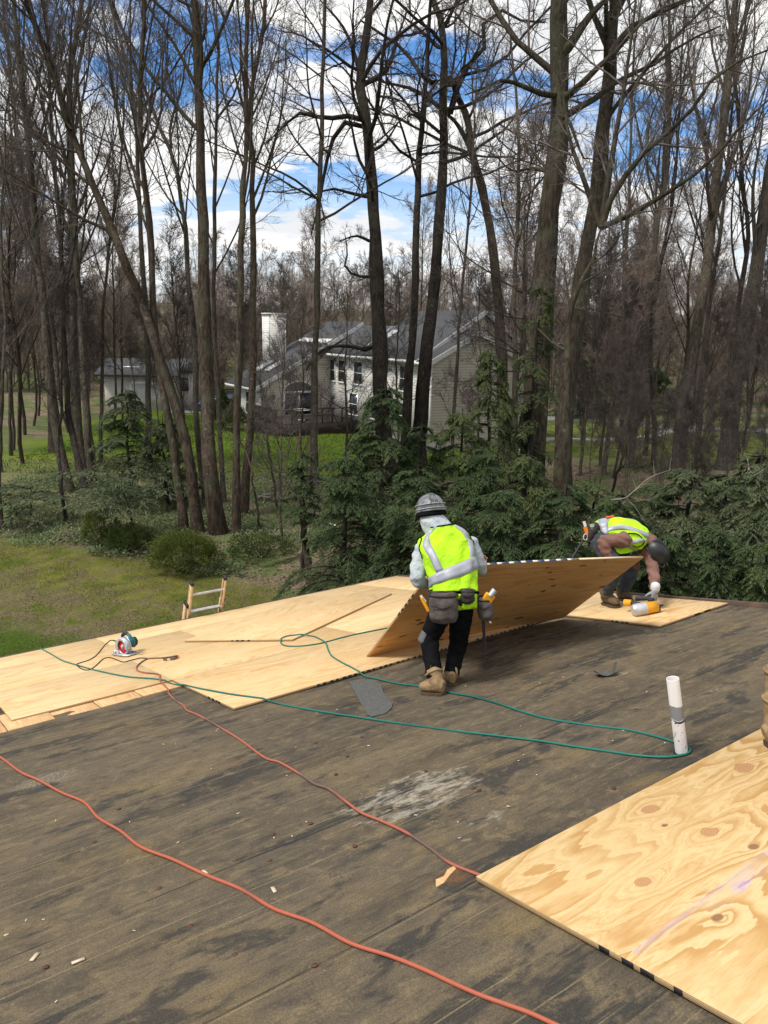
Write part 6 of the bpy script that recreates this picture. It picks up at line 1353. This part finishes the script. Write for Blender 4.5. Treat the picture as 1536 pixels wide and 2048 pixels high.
def hemlock_mesh(h, spread, nb, ns, nl, start=.06, leaf=(.10, .20), droop=.09, lean=0., top=1.):
    k0 = 12; P = np.stack([np.linspace(0, lean, k0), np.zeros(k0), np.linspace(-.2, h, k0)], 1)[None]; P[0, 1:, :2] += rng.normal(size=(k0-1, 2))*.03; R = np.linspace(.02*h+.02, .01, k0)[None]
    t = start+(1-start)*((np.arange(nb)+rng.uniform(0, 1, nb))/nb)**.9
    p, r, d = lerp_at(np.repeat(P, nb, 0), np.repeat(R, nb, 0), t*.985)
    az = rng.uniform(0, 2*math.pi, nb); L = spread*((1-t*.93*top)**.75)*rng.uniform(.55, 1.15, nb)+.15
    dd = unit(np.stack([np.cos(az), np.sin(az), np.full(nb, .22)], 1)); Q = [p]; kb = 7
    for j in range(kb-1): dd = unit(dd+np.array([0, 0, -droop*(1+.35*j)])*np.ones((nb, 1))+rdir(nb)*.10); p = p+dd*(L/(kb-1))[:, None]; Q.append(p)
    bP = np.stack(Q, 1); bR = np.maximum(r*.35, .006)[:, None]*np.linspace(1, .25, kb)[None]
    N = nb*ns; idx = np.repeat(np.arange(nb), ns); tt = .12+.88*(np.tile((np.arange(ns)+.5)/ns, nb)+rng.uniform(-.4, .4, N)/ns)
    p, r, d = lerp_at(bP[idx], bR[idx], tt); sgn = np.where(np.tile(np.arange(ns), nb) % 2, 1, -1)[:, None]
    sd = unit(np.cross(d, [0, 0, 1.]))*sgn; dd = unit(d*.75+sd*rng.uniform(.5, 1.1, (N, 1))+rdir(N)*.12); L2 = L[idx]*.34*(1.15-.75*tt)*rng.uniform(.6, 1.3, N)+.10; Q = [p]
    for j in range(3): dd = unit(dd+np.array([0, 0, -.13])+rdir(N)*.08); p = p+dd*(L2/3)[:, None]; Q.append(p)
    sP = np.stack(Q, 1); sR = np.full((N, 4), .004)
    n = N*nl; idx = np.repeat(np.arange(N), nl); tt = rng.uniform(.0, 1, n); p, r, d = lerp_at(sP[idx], sR[idx], tt)
    sd = unit(np.cross(d, [0, 0, 1.])+rdir(n)*.15)*np.where(rng.uniform(size=n) < .5, 1, -1)[:, None]
    ld = unit(d*rng.uniform(.4, 1.1, (n, 1))+sd*rng.uniform(.3, 1., (n, 1))+np.array([0, 0, -.18])+rdir(n)*.22); ls = unit(np.cross(ld, unit(np.array([0, 0, 1.])+rdir(n)*.45)))
    ln = rng.uniform(leaf[0], leaf[1], n); v, f = diamonds(p, ld, ls, ln, ln*rng.uniform(.17, .27, n))
    tv, tf = tubes(P, R, 8); bv, bf = tubes(bP, bR, 4); sv, sf = tubes(sP[::2], sR[::2], 3)
    return [(tv, tf)], [(v, f, 0), (bv, bf, 1), (sv, sf, 1)]
HPROTO = {}
def hemlock(label, x, ytop, d, spread, nb, ns, nl, mat=None, leaf=(.10, .20), h=None, droop=.09, start=.06, group='hemlocks beyond the roof', rz=None, name='hemlock_tree', lean=0., top=1., proto=None):
    p = at(x, ytop, d); gz = gh(p[0], p[1]); H = h or p[2]-gz; mat = mat or NEED; sx = sz = 1.
    if proto is not None:
        key = proto
        if key not in HPROTO:
            tr_, cr_ = hemlock_mesh(5.0, 2.05, 74, 18, 34, .04, (.048, .11), .12)
            HPROTO[key] = (npmesh('trunk', tr_, BARK['dark'], True), npmesh('crown', cr_, [mat, BARK['dark']]))
        tm_, cm_ = HPROTO[key]; sz = H/5.0; sx = spread/2.0
    else:
        tr_, cr_ = hemlock_mesh(H, spread, nb, ns, nl, start, leaf, droop, lean, top)
        tm_, cm_ = npmesh('trunk', tr_, BARK['dark'], True), npmesh('crown', cr_, [mat, BARK['dark']])
    root = thing(name, label, 'tree', (p[0], p[1], gz), group); root.rotation_euler.z = rng.uniform(0, 6.3) if rz is None and proto is not None else (rz or 0); root.scale = (sx, sx, sz)
    obj('trunk', tm_, root); co_ = obj('crown', cm_, root); co_.material_slots[0].link = 'OBJECT'; co_.material_slots[0].material = mat
    return root
# (behind the standing worker, from left to right)
hemlock("hemlock whose boughs reach left over the leaf litter", 690, 900, 17, 2.1, 0, 0, 0, NEED, proto=0)
hemlock("tall hemlock directly left of the standing worker's head", 770, 765, 18.5, 2.3, 0, 0, 0, NEED, proto=1)
hemlock("hemlock between the leaf litter and the tall hemlock", 735, 860, 20.5, 2.2, 0, 0, 0, NEEDY, proto=0)
hemlock("dense low hemlock hidden mostly behind the standing worker", 835, 930, 15.5, 2.1, 0, 0, 0, NEED, proto=2)
hemlock("hemlock in front of the two dark oaks", 845, 845, 19.5, 2.1, 0, 0, 0, NEED, proto=1)
hemlock("yellowish hemlock below the house gable", 925, 815, 20, 2.2, 0, 0, 0, NEEDY, proto=0)
hemlock("hemlock rising between the leaning trunk and house gable", 985, 690, 22, 2.0, 0, 0, 0, NEEDY, proto=1)
hemlock("dark low hemlock right of the standing worker", 1010, 965, 14.5, 2.1, 0, 0, 0, NEED, proto=0)
hemlock("hemlock at the foot of the leaning brown trunk", 965, 890, 18, 1.9, 0, 0, 0, NEED, proto=2)
hemlock("low hemlock behind the bent worker's back", 1130, 960, 13.6, 2.1, 0, 0, 0, NEED, proto=1)
hemlock("hemlock at the foot of the massive oak", 1060, 900, 17.5, 2.0, 0, 0, 0, NEEDY, proto=2)
hemlock("hemlock above the bent worker's helmet", 1245, 980, 14.5, 2.2, 0, 0, 0, NEED, proto=2)
hemlock("hemlock left of the pale broken limb", 1190, 955, 17.5, 2.0, 0, 0, 0, NEEDY, proto=0)
hemlock("bushy hemlock with pale twigs right of the bent worker", 1385, 925, 14.8, 2.3, 0, 0, 0, NEEDB, proto=0)
hemlock("hemlock filling the right edge above the roof", 1530, 900, 14.2, 2.3, 0, 0, 0, NEEDB, proto=1)
hemlock("hemlock between the bushy one and the right edge", 1460, 940, 16.5, 2.3, 0, 0, 0, NEED, proto=2)
hemlock("hemlock behind the pale broken limb", 1310, 955, 17, 2.2, 0, 0, 0, NEED, proto=1)
hemlock("small hemlock poking up at the far roof corner", 905, 1000, 13.9, 1.6, 0, 0, 0, NEED, proto=0)
hemlock("low hemlock just beyond the rake right of the nail gun", 1450, 1040, 12.2, 1.7, 0, 0, 0, NEED, proto=1)
hemlock("low hemlock beyond the rake behind the nail gun", 1330, 1050, 12.4, 1.7, 0, 0, 0, NEED, proto=2)
hemlock("low hemlock where the rake leaves the picture", 1545, 1060, 11.4, 1.6, 0, 0, 0, NEEDY, proto=0)
hemlock('tall narrow hemlock wrapped around the massive oak trunk', 1082, 565, 21.5, 1.4, 66, 13, 18, NEEDY, (.06, .13), droop=.13)
# left side, farther off and looser
hemlock('loose bluish hemlock before the low building', 250, 775, 31, 2.7, 50, 13, 12, NEEDB, (.14, .28), start=.2, group='hemlocks on the left')
hemlock('thin hemlock between leaning trunks on the left', 325, 830, 30, 2.0, 46, 12, 12, NEEDB, (.14, .28), start=.2, group='hemlocks on the left')
hemlock('flat topped young hemlock leaning over the shrubs', 268, 945, 25.2, 2.9, 20, 15, 14, NEEDB, (.12, .24), start=.5, droop=.04, group='hemlocks on the left', lean=-.5, top=.45)
hemlock('flat low hemlock bough by the left edge of the ground cover', 60, 975, 27.5, 2.3, 16, 14, 16, NEEDB, (.12, .24), start=.6, droop=.04, group='hemlocks on the left', top=.4)
hemlock('small hemlock tuft on the short sapling by the leaf litter', 606, 905, 21.8, 1.1, 22, 12, 12, NEED, start=.45, group='hemlocks on the left')
hemlock('dark evergreen behind the lawn at the right', 1160, 770, 66, 3.4, 50, 12, 11, NEED, (.25, .5), h=5.0, group='far evergreens')
hemlock('broad dark evergreen at the bend of the driveway', 1225, 775, 70, 4.0, 50, 12, 11, NEED, (.25, .5), h=4.6, group='far evergreens')
hemlock('olive evergreen at the far end of the driveway', 1310, 785, 70, 3.6, 50, 12, 11, NEEDY, (.25, .5), h=4.2, group='far evergreens')

LEAFS = leafmat('boxwood_leaves', (.042, .060, .011), (.090, .116, .020), (.155, .175, .036), 2.5)
LEAFD = leafmat('dark_shrub_leaves', (.034, .052, .014), (.070, .098, .024), (.125, .150, .042), 2.5)
def shrub(label, px, py, w, h, n, mat, dep=None, cone=False, leaf=.05, name='garden_shrub', group='garden shrubs', sparse=.0):
    c = gnd(px, py); gz = gh(c[0], c[1])
    root = thing(name, label, 'shrub', (c[0], c[1], gz), group)
    d_ = rdir(n*2); d_ = d_[d_[:, 2] > -.25][:n]; n = len(d_); rad = rng.uniform(.35+sparse*.2, 1, n)**.4*np.where(rng.uniform(size=n) < .22, rng.uniform(1, 1.22, n), 1)
    bump = 1+.24*np.sin(d_[:, 0]*7+1)*np.sin(d_[:, 1]*6)+.10*np.sin(d_[:, 2]*11+d_[:, 0]*9)
    p = d_*(rad*bump)[:, None]*np.array([w/2, w/2*.9, h*.62])+np.array([0, 0, h*.38])
    if cone: p[:, :2] *= np.clip(1.25-p[:, 2:3]/h, .08, 1.1)
    p[:, 2] = np.maximum(p[:, 2], .02)
    ld = unit(d_*.7+rdir(n)*.7+np.array([0, 0, .35])); ls = unit(np.cross(ld, rdir(n))); ln = rng.uniform(.6, 1.4, n)*leaf
    v, f = diamonds(p, ld, ls, ln, ln*.5)
    ns = 26; sp_ = np.zeros((ns, 4, 3)); e = rdir(ns); e[:, 2] = abs(e[:, 2])+.3; e = unit(e)
    for j in range(4): sp_[:, j] = e*np.array([w/2, w/2, h*.9])*(j/3)*.9+[0, 0, -.02]
    sv, sf = tubes(sp_, np.linspace(.018, .004, 4)[None].repeat(ns, 0), 4)
    obj('stems', npmesh('stems', [(sv, sf)], BARK['brown'], True), root); obj('foliage', npmesh('foliage', [(v, f)], mat), root); return root
shrub('large rounded green shrub beside the ladder', 368, 1146, 1.95, 1.15, 16000, LEAFS)
shrub('upright feathery shrub at the edge of the ground cover', 205, 1095, 1.15, 1.15, 6500, LEAFS, sparse=1)
shrub('dark middle shrub between the feathery and rounded shrubs', 262, 1106, 1.5, .85, 8500, LEAFD)
shrub('low brownish shrub at the edge of the leaf litter', 522, 1118, 1.9, .7, 4500, LEAFD, sparse=2, leaf=.06)
shrub('small conical evergreen left at the house wing corner', 447, 858, 1.7, 2.6, 3500, LEAFD, cone=True, leaf=.15)
shrub('small conical evergreen right at the house wing corner', 470, 862, 1.9, 2.0, 3500, LEAFS, cone=True, leaf=.15)
# ------------------------------------------------------------------ what covers the ground
def scatter(n, x0, x1, y0, y1, keep):
    P = np.stack([rng.uniform(x0, x1, n), rng.uniform(y0, y1, n)], 1); P = P[keep(P[:, 0], P[:, 1])]; return np.concatenate([P, ground_h(P[:, 0], P[:, 1])[:, None]], 1)
edgef = lambda x, y: y+.44*x
clump = lambda x, y, s=1.: np.sin(x*1.7*s+1)*np.sin(y*1.9*s)+.6*np.sin(x*3.9*s+y*2.7*s)+.4*np.sin(x*7.1*s-y*6.3*s)
p = scatter(60000, -17, -1.5, 19.5, 37, lambda x, y: (edgef(x, y)+.5*np.sin(x*2)+.3*np.sin(y*5) > 19.3) & (clump(x, y, .5) > -.45-.0*x) & (x < -.5-(y-20)*.13) & ~((abs(x+1.9) < 1.9) & (y < 25)))
n = len(p); d_ = unit(rdir(n)+np.array([0, 0, .45])); s_ = unit(np.cross(d_, [0, 0, 1.])+rdir(n)*.2); L = rng.uniform(.07, .14, n); p[:, 2] += rng.uniform(.02, .16, n)
tag(obj('ground_cover', npmesh('ground_cover', [diamonds(p, d_, s_, L, L*.55)], leafmat('pachysandra_leaves', (.065, .095, .040), (.130, .175, .075), (.225, .265, .130), .8))), 'low leafy green ground cover under the trees', 'ground cover', kind='stuff')
p = scatter(80000, -14, -2.2, 13.5, 27, lambda x, y: (edgef(x, y) < 20.2) & (clump(x, y, .9)+rng.normal(size=len(x))*.5 > -.3))
n = len(p); d_ = unit(rdir(n)*.6+np.array([0, 0, .8])); s_ = unit(np.cross(d_, rdir(n))); L = rng.uniform(.02, .055, n)
tag(obj('lawn_grass', npmesh('lawn_grass', [diamonds(p, d_, s_, L, L*.35)], leafmat('worn_lawn_grass', (.130, .102, .062), (.125, .118, .036), (.095, .128, .022), .45))), 'worn brown and mossy grass of the near lawn', 'grass', kind='stuff')
p = scatter(70000, -14, 16, 14, 42, lambda x, y: ((edgef(x, y) > 19.5) | (x > -2.6)) & (clump(x+3, y, .45) < .7))
n = len(p); d_ = unit(rdir(n)*np.array([1, 1, .35])); s_ = unit(np.cross(d_, unit(np.array([0, 0, 1.])+rdir(n)*.4))); L = rng.uniform(.06, .13, n); p[:, 2] += rng.uniform(.005, .035, n)
m, nt, b = newmat('dead_leaves'); co = objco(nt); col = ramp(nt, noise(nt, co, 9, 3, .7), [(.33, (.045, .028, .018)), (.5, (.13, .085, .058)), (.68, (.30, .225, .175))]); finish(nt, b, col, .9)
tag(obj('leaf_litter', npmesh('leaf_litter', [diamonds(p, d_, s_, L, L*.6)], m)), 'brown fallen leaves on the forest floor', 'leaf litter', kind='stuff')
p = scatter(42000, -20, 6, 36, 62, lambda x, y: rng.uniform(size=len(x)) < 30/y)
n = len(p); d_ = unit(rdir(n)*.5+np.array([0, 0, .8])); s_ = unit(np.cross(d_, rdir(n))); L = rng.uniform(.06, .14, n)
tag(obj('far_lawn_grass', npmesh('far_lawn_grass', [diamonds(p, d_, s_, L, L*.5)], leafmat('fresh_lawn_grass', (.075, .135, .010), (.110, .190, .015), (.16, .225, .028), .5))), 'bright green grass in front of the house', 'grass', kind='stuff')
# pale broken branches in front of the right hand hemlocks
for lb_, pts, r_ in (('pale broken limb slanting through the hemlocks above the bent worker', [(1222, 1000, 14.2), (1250, 996, 14.2), (1270, 980, 14.3), (1300, 955, 14.6), (1340, 940, 15)], .015), ('thin pale curved twig hanging at the right edge', [(1495, 918, 13.0), (1500, 940, 12.9), (1520, 958, 12.9), (1560, 968, 12.9)], .005)):
    P = spline(np.array([at(*q_) for q_ in pts]), 6); o = obj('broken_branch', npmesh('broken_branch', tube1(P, np.linspace(r_, r_*.4, len(P)), 7), DEADW, True)); tag(o, lb_, 'branch', 'pale dead branches')
    tw_ = grow(P[None][:, ::4], np.linspace(r_, r_*.4, len(P[::4]))[None], 6, .2, 1, .3, (30, 70), 4, .0, .2, .6, .005, .4, .3); tag(obj('twig', npmesh('twig', [tubes(*tw_, 4)], DEADW, True), o), kind='stuff')
